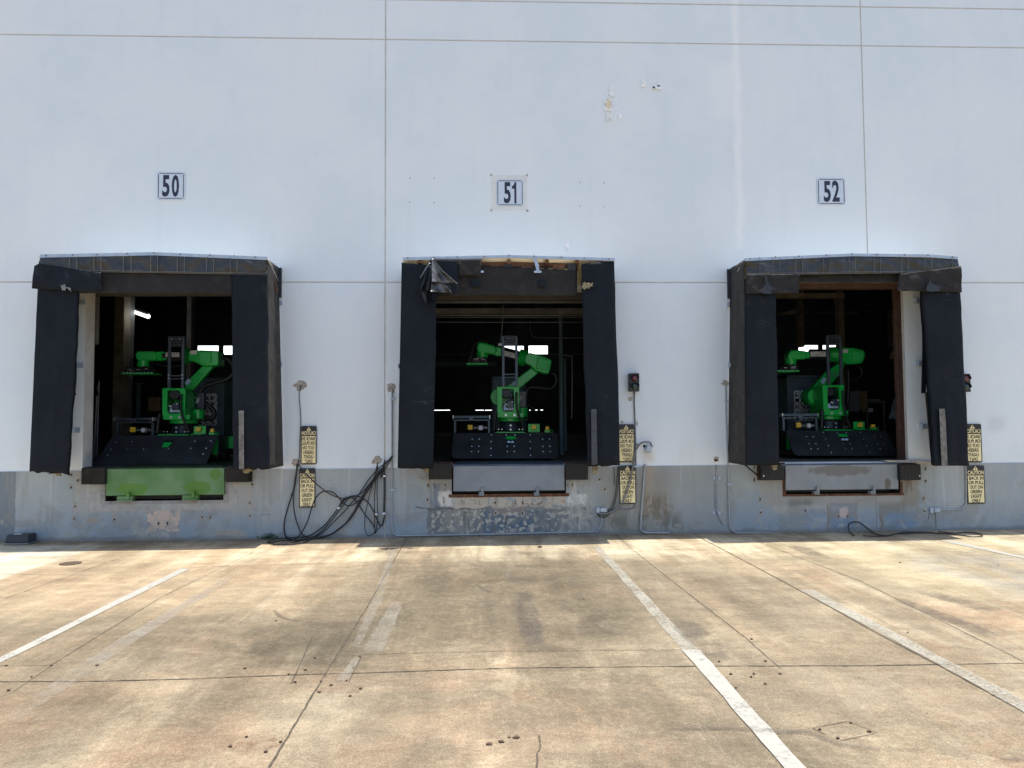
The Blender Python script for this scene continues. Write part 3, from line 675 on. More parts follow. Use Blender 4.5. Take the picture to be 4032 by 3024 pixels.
mb = MB(); mb.pp(Q52, [(445, 477), (620, 428), (620, 475), (470, 485)], 6.5, .4); mb.build('duct', M['grey_col'], bld)
# far bright openings
for q, x0, y0, x1, y1 in ((Q50, 1206, 693, 1348, 750), (Q50, 1382, 694, 1470, 753), (Q51, 840, 695, 971, 752), (Q51, 1005, 693, 1135, 752), (Q52, 596, 690, 728, 748), (Q52, 760, 690, 893, 748)):
    f = MB(); f.rect(q, x0-6, y0-6, x1+6, y0, 28, .1); f.rect(q, x0-6, y1, x1+6, y1+6, 28, .1); f.rect(q, x0-6, y0, x0, y1, 28.01, .08); f.rect(q, x1, y0, x1+6, y1, 28.01, .08)
    fo = f.build('window', M['grey_col'], bld); p = MB(); p.rect(q, x0, y0, x1, y1, 28.06, .02); p.build('pane', M['win'], fo)
for x0, x1, y in ((362, 470, 1132), (643, 700, 1132), (708, 778, 1132), (1048, 1066, 1131), (1085, 1103, 1131), (1010, 1018, 1132)):
    MB().rect(Q51, x0, y-2, x1, y+2, 30, .05).build('daylight_gap', M['win'], bld)
# door jamb of bay 52
o = op[2]; mb = MB(); mb.box(o[1]-.008, o[1]-.002, .07, .275, FLOOR, o[2]-.002); mb.box(o[1]-.03, o[1]-.009, .20, .275, FLOOR, o[2]-.002); mb.build('door_jamb', M['redpipe'], bld)
mb = MB(); mb.pp(Q52, [(1348, 1180), (1360, 1180), (1368, 1300), (1352, 1465), (1333, 1465), (1350, 1320)], .15, .02); mb.build('loose_weather_strip', M['jambwhite'], bld)
mb = MB(); mb.pp(Q52, [(1292, 330), (1312, 330), (1352, 890), (1345, 890)], .15, .02); mb.build('loose_weather_strip', M['jambwhite'], bld)
inpart('door_lintel', Q52, [(560, 265, 1290, 301)], .05, .18, 'redpipe')
mb = MB(); mb.pp(Q52, [(1180, 1474), (1400, 1472), (1530, 1488), (1510, 1500), (1380, 1492), (1200, 1484)], -.06, .12); mb.build('broken_sill_edge', M['jambwhite'], bld)

# ------------------------------------------------------------------ dock levelers
def leveler(q, x0, y0, x1, y1, matl, bumpq, lugs, label, lugw, green=False, group='dock levelers under the openings'):
    c = P(*q((x0+x1)/2, y1)); t = thing('dock_leveler', (c.x, -.06, c.z), label, 'dock leveler', group)
    mb = MB(); mb.rect(q, x0, y0, x1, y1, -.085, .045); lip = mb.build('lip', matl, t, bevel=.006)
    a = P(*q(x0, y0)); b = P(*q(x1, y0))
    mb = MB(); mb.box(a.x+.02, b.x-.02, -.035, 2.2, a.z+.004, a.z+.016); mb.build('deck', M['lev_deck_g' if green else 'lev_deck'], t)
    mb = MB(); mb.cyl((a.x+.0, -.045, a.z+.006), (b.x, -.045, a.z+.006), .016, 10)
    for k in range(9):
        x = a.x+(b.x-a.x)*k/8; mb.box(x-.006, x+.006, -.07, -.03, a.z-.02, a.z+.02)
    mb.build('hinge', M['lev_deck_g' if green else 'lev_deck'], t, smooth=True)
    for lx, ly in lugs:
        l = P(*q(lx, ly)); mb = MB()
        if green:
            mb.box(l.x-.17, l.x+.06, -.12, -.02, l.z-.055, l.z-.004); mb.box(l.x-.17, l.x+.06, -.14, -.02, l.z-.075, l.z-.056); mb.box(l.x-.022, l.x+.022, -.15, -.088, l.z-.05, l.z+.06)
        else:
            mb.box(l.x-.05, l.x+.03, -.12, -.02, l.z-.05, l.z-.012); mb.box(l.x-.018, l.x+.022, -.13, -.088, l.z-.03, l.z+.06); mb.box(l.x-.052, l.x+.032, -.13, -.02, l.z-.064, l.z-.051)
        mb.build('lip_keeper', matl, t, bevel=.004)
    return t
M['lev_deck'] = mat('blue_grey_deck_paint', (.09, .115, .15), .5, 0, .25, 6)
M['lev_deck_g'] = mat('green_deck_paint', (.015, .035, .014), .6, 0, .25, 6)
zz = lambda q, x, y: P(*q(x, y), -.09)
c1 = zz(ZB, 1045, 460); c2 = zz(ZB, 1560, 450); c3 = zz(ZB, 1705, 335)
dg_ = diamond('green_diamond_plate', (.085, .215, .062), (.075, .19, .045), [(c1.x, c1.z, .22, .11, (.085, .235, .015)), (c2.x, c2.z, .2, .12, (.08, .215, .015)), (c3.x, c3.z, .09, .09, (.075, .20, .015))], .45)
dn_ = diamond('grey_diamond_plate', (.215, .24, .275), (.20, .215, .235), None, .22)
k = zz(Z5, 1710, 385); k2 = zz(Z5, 1250, 250)
dw_ = diamond('stained_diamond_plate', (.235, .25, .27), (.24, .225, .20), [(k.x, k.z, .05, .09, (.10, .085, .06)), (k2.x, k2.z, .55, .09, (.155, .14, .12))], .2)
leveler(ZB, 838, 291, 1775, 503, dg_, ZB, [(1045, 503), (1557, 495)], 'green painted dock leveler with dark green blotches under door 50', 1, True)
leveler(Z8, 341, 155, 1148, 337, dn_, Z8, [(550, 337), (947, 337)], 'clean grey dock leveler above rusty edge under door 51', 0)
leveler(Z5, 722, 197, 1812, 438, dw_, Z5, [(1000, 438), (1538, 438)], 'grey dock leveler with brown stains under door 52', 0)
# patch of hole in green lip
# bumpers
for q, x0, y0, x1, y1, lab in ((ZB, 640, 285, 828, 418, 'smooth black rubber bumper left of the green dock leveler'), (ZB, 1785, 278, 1967, 400, 'smooth black rubber bumper right of the green dock leveler'),
      (Z8, 165, 137, 325, 255, 'ribbed black rubber bumper left of the clean grey leveler'), (Z8, 1163, 137, 1318, 258, 'ribbed black rubber bumper right of the clean grey leveler'),
      (Z5, 490, 203, 708, 348, 'ribbed black rubber bumper with a pale bolt at left of the stained grey leveler'), (Z5, 1832, 192, 2030, 348, 'ribbed black rubber bumper with a pale bolt at right of the stained grey leveler')):
    a = P(*q(x0, y1), -.17); b = P(*q(x1, y0), -.17); t = thing('dock_bumper', ((a.x+b.x)/2, -.09, a.z), lab, 'bumper', 'rubber dock bumpers')
    sm = q is ZB
    mb = MB(); mb.box(a.x, b.x, -.17, -.024, a.z, b.z); mb.build('rubber_block', M['black_rubber'] if sm and 'black_rubber' in M else M['rubber'] if not sm else M['fabric_head'], t, bevel=.012)
    mb = MB(); mb.box(a.x-.015, b.x+.015, -.023, -.013, a.z-.01, b.z+.01); mb.build('back_plate', M['rust'] if not sm else M['black'], t)
    if q is Z5:
        cx = a.x+.03 if x0 < 1000 else b.x-.03; cz = a.z+.07; MB().cyl((cx, -.171, cz), (cx, -.18, cz), .011, 10).build('bolt', M['white'], t)

# ------------------------------------------------------------------ dock shelters
def Yf(py): return -.655-.15*max(0, min(1, (py-1020)/830))
def PF(px, py, off=0.0): return P(px, py, Yf(py)+off)
def lerp(a, b, t): return a+(b-a)*t
def along(poly, t):
    n = len(poly)-1; f = t*n; i = min(n-1, int(f)); u = f-i
    return lerp(poly[i][0], poly[i+1][0], u), lerp(poly[i][1], poly[i+1][1], u)
def curtain(name, q, L, R, mat_, par, wr=.012, solid=.03, nu=14, nv=40, off=0.0, seed=0, sc_=2.5, bulge=0.0, rag=0.0, peak=0.0):
    def fn(u, v):
        a = along(L, v); b = along(R, v); x = lerp(a[0], b[0], u); y = lerp(a[1], b[1], u)-peak*(1-abs(2*u-1))*(1-v)
        if 'side_curtain' in name: x += 5*noise.noise(Vector((v*3.3+u*.5, seed*1.7, 2)))+2.5*noise.noise(Vector((v*11, seed, u*2)))
        pin = min(1.0, v*2.5+.05) if name == 'valance' else 1.0
        if rag and v > .97: y += rag*noise.noise(Vector((x*.03, seed, 0)))
        p = PF(*q(x, y), off); w = noise.noise(Vector((p.x*sc_+seed*3.1, p.z*sc_*.8, seed)))
        w2 = noise.noise(Vector((p.x*sc_*3+9, p.z*sc_*2.1+p.x*3, seed+4)))
        if 'side_curtain' in name: p.y += .022*noise.noise(Vector((u*3.5, v*1.2+seed, 5)))*math.sin(math.pi*min(1, u*1.05))+.012*noise.noise(Vector((u*4+v*3, v*9-u*2, seed)))
        p.y += wr*(w+.5*w2)*pin - bulge*math.sin(math.pi*u)*.5
        return p
    mb = MB(); mb.patch(fn, nu, nv); return mb.build(name, mat_, par, smooth='open', solid=solid)
def side(name, q, edge, mat_, par, seed=0, wr=.02):
    """fabric side wall running from the front edge back to the building"""
    def fn(u, v):
        a = along(edge, v); p = PF(*q(*a)); w = noise.noise(Vector((u*3, p.z*2.6, seed)))+.6*noise.noise(Vector((u*5+3, p.z*7, seed+2)))
        return Vector((p.x+wr*w*math.sin(math.pi*min(1, u*1.1)), lerp(p.y+.012, -.02, u), lerp(p.z, p.z-.0, u)))
    mb = MB(); mb.patch(fn, 10, 50); return mb.build(name, mat_, par, smooth='open', solid=.012)
def _seam(q, pts, r=.0035, off=-.022):
    return [PF(*q(*p), off) for p in pts]
def trim(q, pts, hgt, t, rivets, flange=.05):
    mb = MB()
    for i in range(len(pts)-1):
        a = PF(*q(*pts[i]), -.012); b = PF(*q(*pts[i+1]), -.012); h = hgt*.57865*11.1/F
        mb.prism([a, b, b-Vector((0, 0, h)), a-Vector((0, 0, h))], (0, .012, 0))
        mb.prism([a+Vector((0, .012, 0)), b+Vector((0, .012, 0)), b+Vector((0, flange, -flange*.14)), a+Vector((0, flange, -flange*.14))], (0, 0, .002))
    o = mb.build('edge_trim', M['galv'], t)
    mb = MB()
    for r in rivets:
        c = PF(*q(*r), -.012); mb.cyl(c, c+Vector((0, -.008, 0)), .012, 8)
    mb.build('rivet', M['conduit_dark'], o, smooth=True)
def roofsheet(q, pts, t):
    mb = MB(); vs = [PF(*q(*p), .0) for p in pts]
    fr = [v+Vector((0, .0, -.012)) for v in vs]; bk = [Vector((v.x, -.003, v.z-.25)) for v in vs]  # tilt added: back edge dropped so the sheet throws sunlight up the wall
    for i in range(len(vs)-1): mb.add([fr[i], fr[i+1], bk[i+1], bk[i]], [(0, 1, 2, 3)])
    mb.build('roof_sheet', M['fibre'], t, solid=.006, smooth='open')
def clips(q, pts, t, w=40, h=30, Y=-.03):
    for x, y in pts:
        a = P(*q(x-w/2, y+h/2), Y); b = P(*q(x+w/2, y-h/2), Y); mb = MB(); mb.box(a.x, b.x, -.016, -.004, a.z, b.z); mb.box(a.x if w > 0 else b.x, a.x+.012, -.10, -.017, a.z, b.z)
        mb.cyl(((a.x+b.x)/2, -.016, (a.z+b.z)/2), ((a.x+b.x)/2, -.024, (a.z+b.z)/2), .012, 8); mb.build('wall_clip', M['galv'], t)

def seams(q, lines, t, parent):
    mb = MB()
    for l in lines: mb.tube([PF(*q(*p), -.03) for p in l], .0035, 5)
    mb.build('stitching', M['stitch'], parent)

# ---- shelter 50
t = thing('dock_shelter', (S50, -.4, .9), 'black dock shelter under number 50 with torn flap hanging at its top left corner', 'dock shelter', 'dock shelters around the doors')
trim(Q50, [(133, 72), (910, 56), (1678, 88)], 22, t, [(175, 80), (357, 76), (522, 73), (727, 67), (908, 63), (1090, 70), (1290, 77), (1455, 82), (1600, 90)])
roofsheet(Q50, [(120, 76), (910, 60), (1684, 92)], t)
v = curtain('valance', Q50, [(137, 88), (122, 183)], [(1672, 104), (1666, 208)], M['valance'], t, .045, .006, 90, 12, -.004, 3, 4, peak=22)
seams(Q50, [[(x, 86), (x-1, 196)] for x in (333, 383, 500, 550, 701, 753, 888, 935, 1068, 1117, 1267, 1315, 1429, 1475)]+[[(124, 183), (500, 190), (900, 196), (1300, 204), (1662, 207)], [(128, 174), (500, 182), (900, 188), (1300, 196), (1662, 199)]], t, v)
curtain('head_curtain', Q50, [(118, 140), (118, 330)], [(1455, 190), (1443, 346)], M['fabric_head'], t, .01, .03, 40, 10, .03, 5)
v = curtain('torn_flap', Q50, [(128, 130), (92, 150), (81, 305)], [(550, 196), (550, 250), (550, 328)], M['fabric_dark'], t, .03, .006, 26, 12, -.06, 8, 4)
mb = MB(); mb.prism([PF(*Q50(x, y), -.10) for x, y in [(272, 284), (290, 280), (302, 276), (310, 292), (330, 296), (346, 302), (340, 310), (346, 326), (330, 312), (316, 300), (308, 304), (305, 322), (296, 312), (284, 320), (280, 300)]], (0, .004, 0)); mb.build('frayed_tear', M['white_patch'], v)
curtain('side_curtain', Q50, [(122, 250), (62, 1550)], [(388, 300), (378, 700), (345, 1150), (322, 1562)], M['fabric_dark'], t, .010, .07, 14, 50, .0, 11, 2, .02, 18)
curtain('side_curtain', Q50, [(1437, 205), (1447, 1534)], [(1678, 190), (1690, 1534)], M['fabric_dark'], t, .016, .06, 14, 50, 0, 12, 2.6, .02, 12)
side('side_wall', Q50, [(1678, 100), (1692, 1532)], M['fabric_side'], t, 4)
side('side_wall', Q50, [(128, 130), (64, 1545)], M['fabric_dark'], t, 5)
mb = MB(); mb.prism([PF(*Q50(*p), -.052) for p in [(1485, 1135), (1520, 1135), (1521, 1530), (1488, 1532)]], (0, .01, 0)); mb.build('guide_strip', M['strip'], t).data
mb = MB(); mb.prism([PF(*Q50(*p), .05) for p in [(150, 1548), (330, 1545), (340, 1578), (280, 1560), (205, 1555), (188, 1568), (215, 1548)]], (0, .01, 0)); mb.build('torn_hem', M['fabric_dark'], t)
mb = MB(); mb.prism([PF(*Q50(*p), .08) for p in [(212, 1550), (270, 1552), (272, 1582), (248, 1578)]], (0, .03, 0)); mb.prism([PF(*Q50(*p), .08) for p in [(1505, 1530), (1590, 1530), (1545, 1562), (1520, 1558)]], (0, .05, 0)); mb.split('exposed_foam', M['foam'], t)
mb = MB(); mb.prism([P(*Q50(*p), -.05) for p in [(376, 640), (372, 820), (352, 980), (380, 1028), (335, 1020), (340, 700)]], (0, .02, 0)); mb.build('loose_inner_flap', M['fabric_dark'], t)
mb = MB(); mb.rect(Q50, 1750, 163, 1776, 364, -.05, .035); mb.build('corner_bracket', M['black'], t)
mb = MB(); mb.pp(Q50, [(1700, 120), (1712, 130), (1752, 330), (1742, 330)], -.25, .03); mb.build('frame_brace', M['wood'], t)
clips(Q50, [(1760, 400), (1758, 820), (1750, 1250)], t); clips(Q50, [(412, 395), (400, 825), (376, 1268)], t, 52, 34)
# ---- shelter 51
t = thing('dock_shelter', (S51, -.4, .9), 'black dock shelter under number 51 with exposed brown timber header and crumpled shiny flap', 'dock shelter', 'dock shelters around the doors')
trim(Q51, [(148, 92), (870, 76), (1592, 97)], 20, t, [(183, 97), (357, 92), (518, 90), (702, 86), (872, 80), (1042, 84), (1228, 91), (1383, 96), (1552, 102)])
roofsheet(Q51, [(146, 96), (870, 80), (1594, 101)], t)
mb = MB()
mb.prism([PF(*Q51(*p), .25) for p in [(1338, 150), (1366, 150), (1364, 285), (1338, 280)]], (0, .01, 0)); mb.split('fibreglass_lining', M['fibre_y'], t)
mb = MB()
for x in (250, 860, 1120, 1325, 1480): a = PF(*Q51(x, 105), .02); mb.prism([(a.x, a.y, a.z-.055), (a.x, -.05, a.z-.25), (a.x, -.05, a.z-.20), (a.x, a.y, a.z-.005)], (.05, 0, 0))
for x0, x1, y0, y1, o in ((683, 1340, 122, 152, .13),): mb.prism([PF(*Q51(x0, y0), o), PF(*Q51(x1, y0), o), PF(*Q51(x1, y1), o), PF(*Q51(x0, y1), o)], (0, .06, 0))
for x in (765, 995, 1210): mb.prism([PF(*Q51(x-38, 140), .09), PF(*Q51(x+38, 140), .09), PF(*Q51(x+38, 172), .09), PF(*Q51(x-38, 172), .09)], (0, .035, 0))
mb.split('timber_header', M['wood'], t)
mb = MB(); mb.cyl(PF(*Q51(690, 156), .11), PF(*Q51(1330, 162), .11), .012, 8)
for x in (855, 1285, 880, 1310): c = PF(*Q51(x, 158), .09); mb.box(c.x-.03, c.x+.03, c.y, c.y+.04, c.z-.05, c.z+.05)
mb.build('spring_rod', M['black'], t)
mb = MB(); mb.prism([PF(*Q51(*p), -.03) for p in [(1036, 97), (1056, 97), (1075, 145), (1078, 185), (1060, 185)]], (0, .004, 0)); mb.prism([PF(*Q51(*p), -.03) for p in [(1042, 182), (1092, 182), (1092, 197), (1042, 197)]], (0, .006, 0))
mb.prism([PF(*Q51(*p), -.03) for p in [(680, 182), (699, 182), (699, 196), (680, 196)]], (0, .006, 0)); mb.split('hanger_strap', M['galv'], t)
curtain('head_curtain', Q51, [(375, 130), (372, 352)], [(1335, 183), (1334, 354)], M['fabric_head'], t, .008, .03, 50, 12, .05, 9, 2)
for x0, x1 in ((607, 675), (1065, 1127)): mb = MB(); mb.patch(lambda u, v: PF(*Q51(lerp(x0, x1, u), lerp(246, 290, v)), .0-.02*math.sin(u*3.1)), 6, 4); mb.build('patch', M['fabric_dark'], t, solid=.015)
v = curtain('valance', Q51, [(345, 100), (355, 262)], [(525, 103), (527, 270)], M['fabric_dark'], t, .012, .006, 14, 8, -.035, 15, 4)
v = curtain('valance', Q51, [(530, 103), (530, 216)], [(684, 100), (678, 216)], M['fabric_head'], t, .02, .006, 14, 8, -.03, 16, 4)
seams(Q51, [[(538, 104), (538, 214)], [(676, 110), (674, 214)], [(534, 214), (676, 215)], [(540, 206), (676, 205)]], t, v)
# crumpled silver-faced flap: conical folds hanging from the corner
def fold(name, pts_l, pts_r, matl, off0, amp, waves, seed, par=None):
    def fn(u, v):
        a = along(pts_l, v); b = along(pts_r, v); x = lerp(a[0], b[0], u); y = lerp(a[1], b[1], u)
        return PF(*Q51(x, y), off0 - amp*v*(.5+.5*math.sin(waves*math.pi*u+seed)))
    mb = MB(); mb.patch(fn, 24, 20); return mb.build(name, matl, par or t, smooth='open', solid=.005)
fl = fold('crumpled_flap', [(335, 105), (300, 180), (258, 320), (295, 416)], [(350, 105), (365, 200), (400, 345), (378, 372)], M['fabric_dark'], -.06, .14, 3.2, .4)
fold('crumpled_flap', [(348, 100), (345, 180), (347, 258)], [(358, 100), (420, 185), (522, 272)], M['fabric_shiny'], -.08, .16, 1.4, 2.0)
fold('crumpled_flap', [(345, 258), (340, 300), (335, 325)], [(400, 262), (450, 290), (482, 336)], M['fabric_shiny'], -.10, .16, 1.6, 1.6)
fold('crumpled_flap', [(400, 258), (430, 300), (440, 332)], [(527, 262), (527, 300), (524, 338)], M['fabric_dark'], -.07, .05, 1.6, 1.6)
fold('crumpled_flap', [(326, 130), (300, 170), (262, 235)], [(336, 130), (312, 190), (280, 236)], M['fabric_shiny'], -.08, .06, 1, 1)
fold('crumpled_flap', [(330, 150), (300, 250), (268, 325)], [(345, 150), (335, 250), (330, 320)], M['fabric_dark'], -.18, .12, 2.6, 2.2)
curtain('side_curtain', Q51, [(146, 130), (118, 1528)], [(378, 150), (376, 370), (374, 700), (355, 1530)], M['fabric_dark'], t, .010, .07, 14, 50, 0, 21, 2, .02, 8)
v = curtain('side_curtain', Q51, [(1363, 136), (1368, 380), (1385, 850), (1408, 1515)], [(1586, 118), (1596, 400), (1612, 900), (1627, 1508)], M['fabric_dark'], t, .016, .07, 14, 50, 0, 22, 2.8, .02, 8)
mb = MB(); mb.prism([PF(*Q51(*p), -.045) for p in [(1364, 292), (1374, 276), (1370, 262), (1382, 268), (1388, 256), (1398, 268), (1412, 262), (1430, 270), (1448, 262), (1438, 278), (1444, 288), (1428, 290), (1416, 306), (1398, 300), (1388, 314), (1376, 304)]], (0, .006, 0)); mb.build('exposed_foam', M['foam'], v)
mb = MB(); mb.prism([PF(*Q51(*p), -.045) for p in [(1366, 195), (1445, 195), (1443, 262), (1400, 250), (1370, 262)]], (0, .004, 0)); mb.build('patch', M['fabric_dark'], v)
mb = MB(); mb.prism([PF(*Q51(*p), -.052) for p in [(1430, 1125), (1467, 1125), (1474, 1500), (1434, 1505)]], (0, .01, 0)); mb.build('guide_strip', M['strip_dark'], t)
mb = MB(); mb.prism([PF(*Q51(*p), .06) for p in [(1440, 1510), (1478, 1510), (1474, 1566), (1440, 1566)]], (0, .04, 0)); mb.prism([PF(*Q51(*p), .08) for p in [(275, 1526), (325, 1524), (325, 1555), (290, 1546)]], (0, .04, 0)); mb.split('exposed_foam', M['foam'], t)
side('side_wall', Q51, [(146, 125), (118, 1525)], M['fabric_dark'], t, 6); side('side_wall', Q51, [(1588, 122), (1627, 1508)], M['fabric_dark'], t, 7)
mb = MB(); mb.tube([PF(*Q51(205, 1530), .1), P(*Q51(280, 1600), -.02)], .012, 6); mb.build('frame_brace', M['jambwhite'], t)
clips(Q51, [(130, 832)], t, 24, 30)
# ---- shelter 52
t = thing('dock_shelter', (S52, -.4, .9), 'black dock shelter under number 52 with torn flaps at both top corners and pale strip', 'dock shelter', 'dock shelters around the doors')
trim(Q52, [(229, 98), (958, 65), (1490, 72), (1680, 87)], 20, t, [(267, 103), (437, 90), (596, 85), (784, 77), (957, 69), (1128, 72), (1317, 75), (1475, 77), (1643, 91)])
roofsheet(Q52, [(225, 102), (958, 70), (1490, 76), (1684, 92)], t)
v = curtain('valance', Q52, [(232, 112), (250, 214)], [(1678, 104), (1692, 196)], M['valance'], t, .05, .006, 90, 12, -.004, 33, 4, peak=26)
seams(Q52, [[(x, 90), (x, 205)] for x in (332, 420, 467, 576, 622, 764, 808, 938, 984, 1108, 1153, 1297, 1342, 1450, 1498, 1640)]+[[(252, 212), (600, 206), (1000, 200), (1400, 196), (1690, 196)], [(250, 203), (600, 198), (1000, 191), (1400, 187), (1688, 187)]], t, v)
curtain('head_curtain', Q52, [(300, 195), (300, 262)], [(1600, 195), (1600, 262)], M['fabric_head'], t, .01, .03, 40, 6, .1, 35)
v = curtain('torn_flap', Q52, [(236, 205), (238, 340)], [(604, 206), (600, 336)], M['fabric_head'], t, .035, .006, 26, 12, -.05, 38, 5)
mb = MB(); mb.prism([PF(*Q52(*p), -.10) for p in [(365, 230), (380, 215), (385, 262), (412, 300), (410, 342), (345, 338), (362, 290), (375, 268)]], (0, .006, 0)); mb.build('frayed_tear', M['black'], v)
v = curtain('torn_flap', Q52, [(1284, 205), (1268, 318)], [(1705, 150), (1708, 330)], M['fabric_head'], t, .035, .006, 26, 12, -.05, 39, 5)
mb = MB(); mb.prism([PF(*Q52(*p), -.10) for p in [(1468, 290), (1485, 262), (1490, 235), (1500, 268), (1540, 285), (1560, 320), (1500, 326), (1462, 318)]], (0, .006, 0)); mb.build('frayed_tear', M['black'], v)
curtain('side_curtain', Q52, [(228, 240), (240, 1508)], [(440, 300), (446, 700), (466, 1506)], M['fabric_dark'], t, .010, .06, 14, 50, 0, 41, 2, .02, 6)
curtain('side_curtain', Q52, [(1440, 300), (1470, 700), (1500, 1100), (1520, 1512)], [(1692, 300), (1755, 1508)], M['fabric_dark'], t, .014, .10, 14, 50, 0, 42, 2.4, .02, 8)
side('side_wall', Q52, [(229, 110), (238, 1508)], M['fabric_side'], t, 14, .025); side('side_wall', Q52, [(1690, 150), (1755, 1505)], M['fabric_dark'], t, 15)
mb = MB(); mb.prism([PF(*Q52(*p), -.052) for p in [(1553, 1122), (1590, 1122), (1596, 1200), (1610, 1512), (1570, 1512)]], (0, .01, 0)); mb.build('guide_strip', M['strip'], t)
mb = MB(); mb.pp(Q52, [(1440, 500), (1462, 560), (1462, 1015), (1436, 1018), (1444, 700)], -.2, .03); mb.build('loose_inner_flap', M['fabric_dark'], t)
mb = MB(); mb.pp(Q52, [(1462, 1010), (1490, 1010), (1530, 1500), (1505, 1500)], -.22, .03); mb.build('loose_inner_flap', M['fabric_side'], t)
mb = MB(); mb.rect(Q52, 113, 172, 148, 371, -.05, .035); mb.build('corner_bracket', M['black'], t)
mb = MB(); mb.prism([PF(*Q52(*p), .08) for p in [(415, 1506), (452, 1502), (448, 1535), (425, 1540)]], (0, .03, 0)); mb.split('exposed_foam', M['foam'], t)
mb = MB(); mb.tube([PF(*Q52(225, 1500), .12), P(*Q52(312, 1572), -.02)], .013, 6); mb.tube([PF(*Q52(395, 1508), .1), P(*Q52(345, 1560), -.02)], .01, 6); mb.build('frame_brace', M['fabric_side'], t)
clips(Q52, [(128, 413), (138, 826), (147, 1242)], t); clips(Q52, [(1408, 386), (1425, 815), (1450, 1242)], t, 56, 34)

# ------------------------------------------------------------------ number signs
def numsign(x0, y0, x1, y1, txt, dig, label):
    a = P(x0, y1); b = P(x1, y0); c = thing('number_sign', ((a.x+b.x)/2, -.01, a.z), label, 'sign', 'door number signs')
    w = b.x-a.x; h = b.z-a.z; r = .03; pts = []
    for cx, cz, a0 in ((b.x-r, b.z-r, 0), (a.x+r, b.z-r, 90), (a.x+r, a.z+r, 180), (b.x-r, a.z+r, 270)):
        for k in range(5): an = math.radians(a0+k*22.5); pts.append((cx+r*math.cos(an), -.012, cz+r*math.sin(an)))
    MB().prism(pts, (0, .008, 0)).build('plate', M['plate'], c, bevel=.002)
    mb = MB(); e = .018; th = .010
    mb.box(a.x+e*2, b.x-e*2, -.0145, -.0125, b.z-e-th, b.z-e); mb.box(a.x+e*2, b.x-e*2, -.0145, -.0125, a.z+e, a.z+e+th)
    mb.box(a.x+e, a.x+e+th, -.0145, -.0125, a.z+e*2, b.z-e*2); mb.box(b.x-e-th, b.x-e, -.0145, -.0125, a.z+e*2, b.z-e*2); mb.build('border', M['ink'], c)
    for ch, (u0, u1, v0, v1) in zip(txt, dig):
        if ch == '1':
            X_ = lambda u: a.x+w*lerp(u0, u1, u); Z_ = lambda v: b.z-h*lerp(v0, v1, v)
            MB().prism([(X_(u), -.014, Z_(v)) for u, v in ((.62, 0), (1, 0), (1, 1), (.55, 1), (.55, .31), (0, .31), (0, .19), (.3, .165), (.5, .1))], (0, .002, 0)).build('digit', M['ink'], c); continue
        text_mb(ch, a.x+w*u0, a.x+w*u1, a.z+h*(1-v1), a.z+h*(1-v0), -.012, .002, False, .03).build('digit', M['ink'], c)
s = 300/2212
numsign(560+430*s, 640+285*s, 560+1255*s, 640+1085*s, '50', [(.19, .455, .11, .89), (.53, .79, .10, .90)], 'white square plate with the black number 50')
numsign(1880+550*s, 640+500*s, 1880+1335*s, 640+1272*s, '51', [(.275, .53, .10, .895), (.57, .735, .10, .895)], 'white square plate with the black number 51')
numsign(3150+500*s, 660+312*s, 3150+1295*s, 660+1085*s, '52', [(.23, .48, .11, .895), (.53, .79, .09, .885)], 'white square plate with the black number 52')
# square left by an older larger plate behind 51 with its corner plugs
a = P(1880+400*s, 640+1395*s); b = P(1880+1440*s, 640+370*s)
mb = MB(); mb.box(a.x, b.x, -.0025, -.0005, a.z, b.z); mb.build('unpainted_square', M['jambold'] if 'jambold' in M else mat('old_cream_paint', (.74, .75, .73), .6, 0, .06, 8), bld)
mb = MB()
for x in (a.x, b.x):
    for z in (a.z, b.z): mb.prism(blob(Vector((x, 0, z)), .018, .018, 10, x, .3, -.005), (0, .003, 0))
mb.split('plug', M['concrete'], bld)
mb = MB()
for x, y in ((1772, 770), (1877, 771), (1770, 872), (1876, 875)): c = P(*WL(x, y)); mb.prism(blob(c, .010, .012, 8, x, .3, -.003), (0, .003, 0))
for x, y in ((294, 788), (398, 790), (293, 891), (397, 893)): c = P(*WR(x, y)); mb.prism(blob(c, .010, .012, 8, x, .3, -.003), (0, .003, 0))
mb.split('screw_hole', M['concrete'], bld)

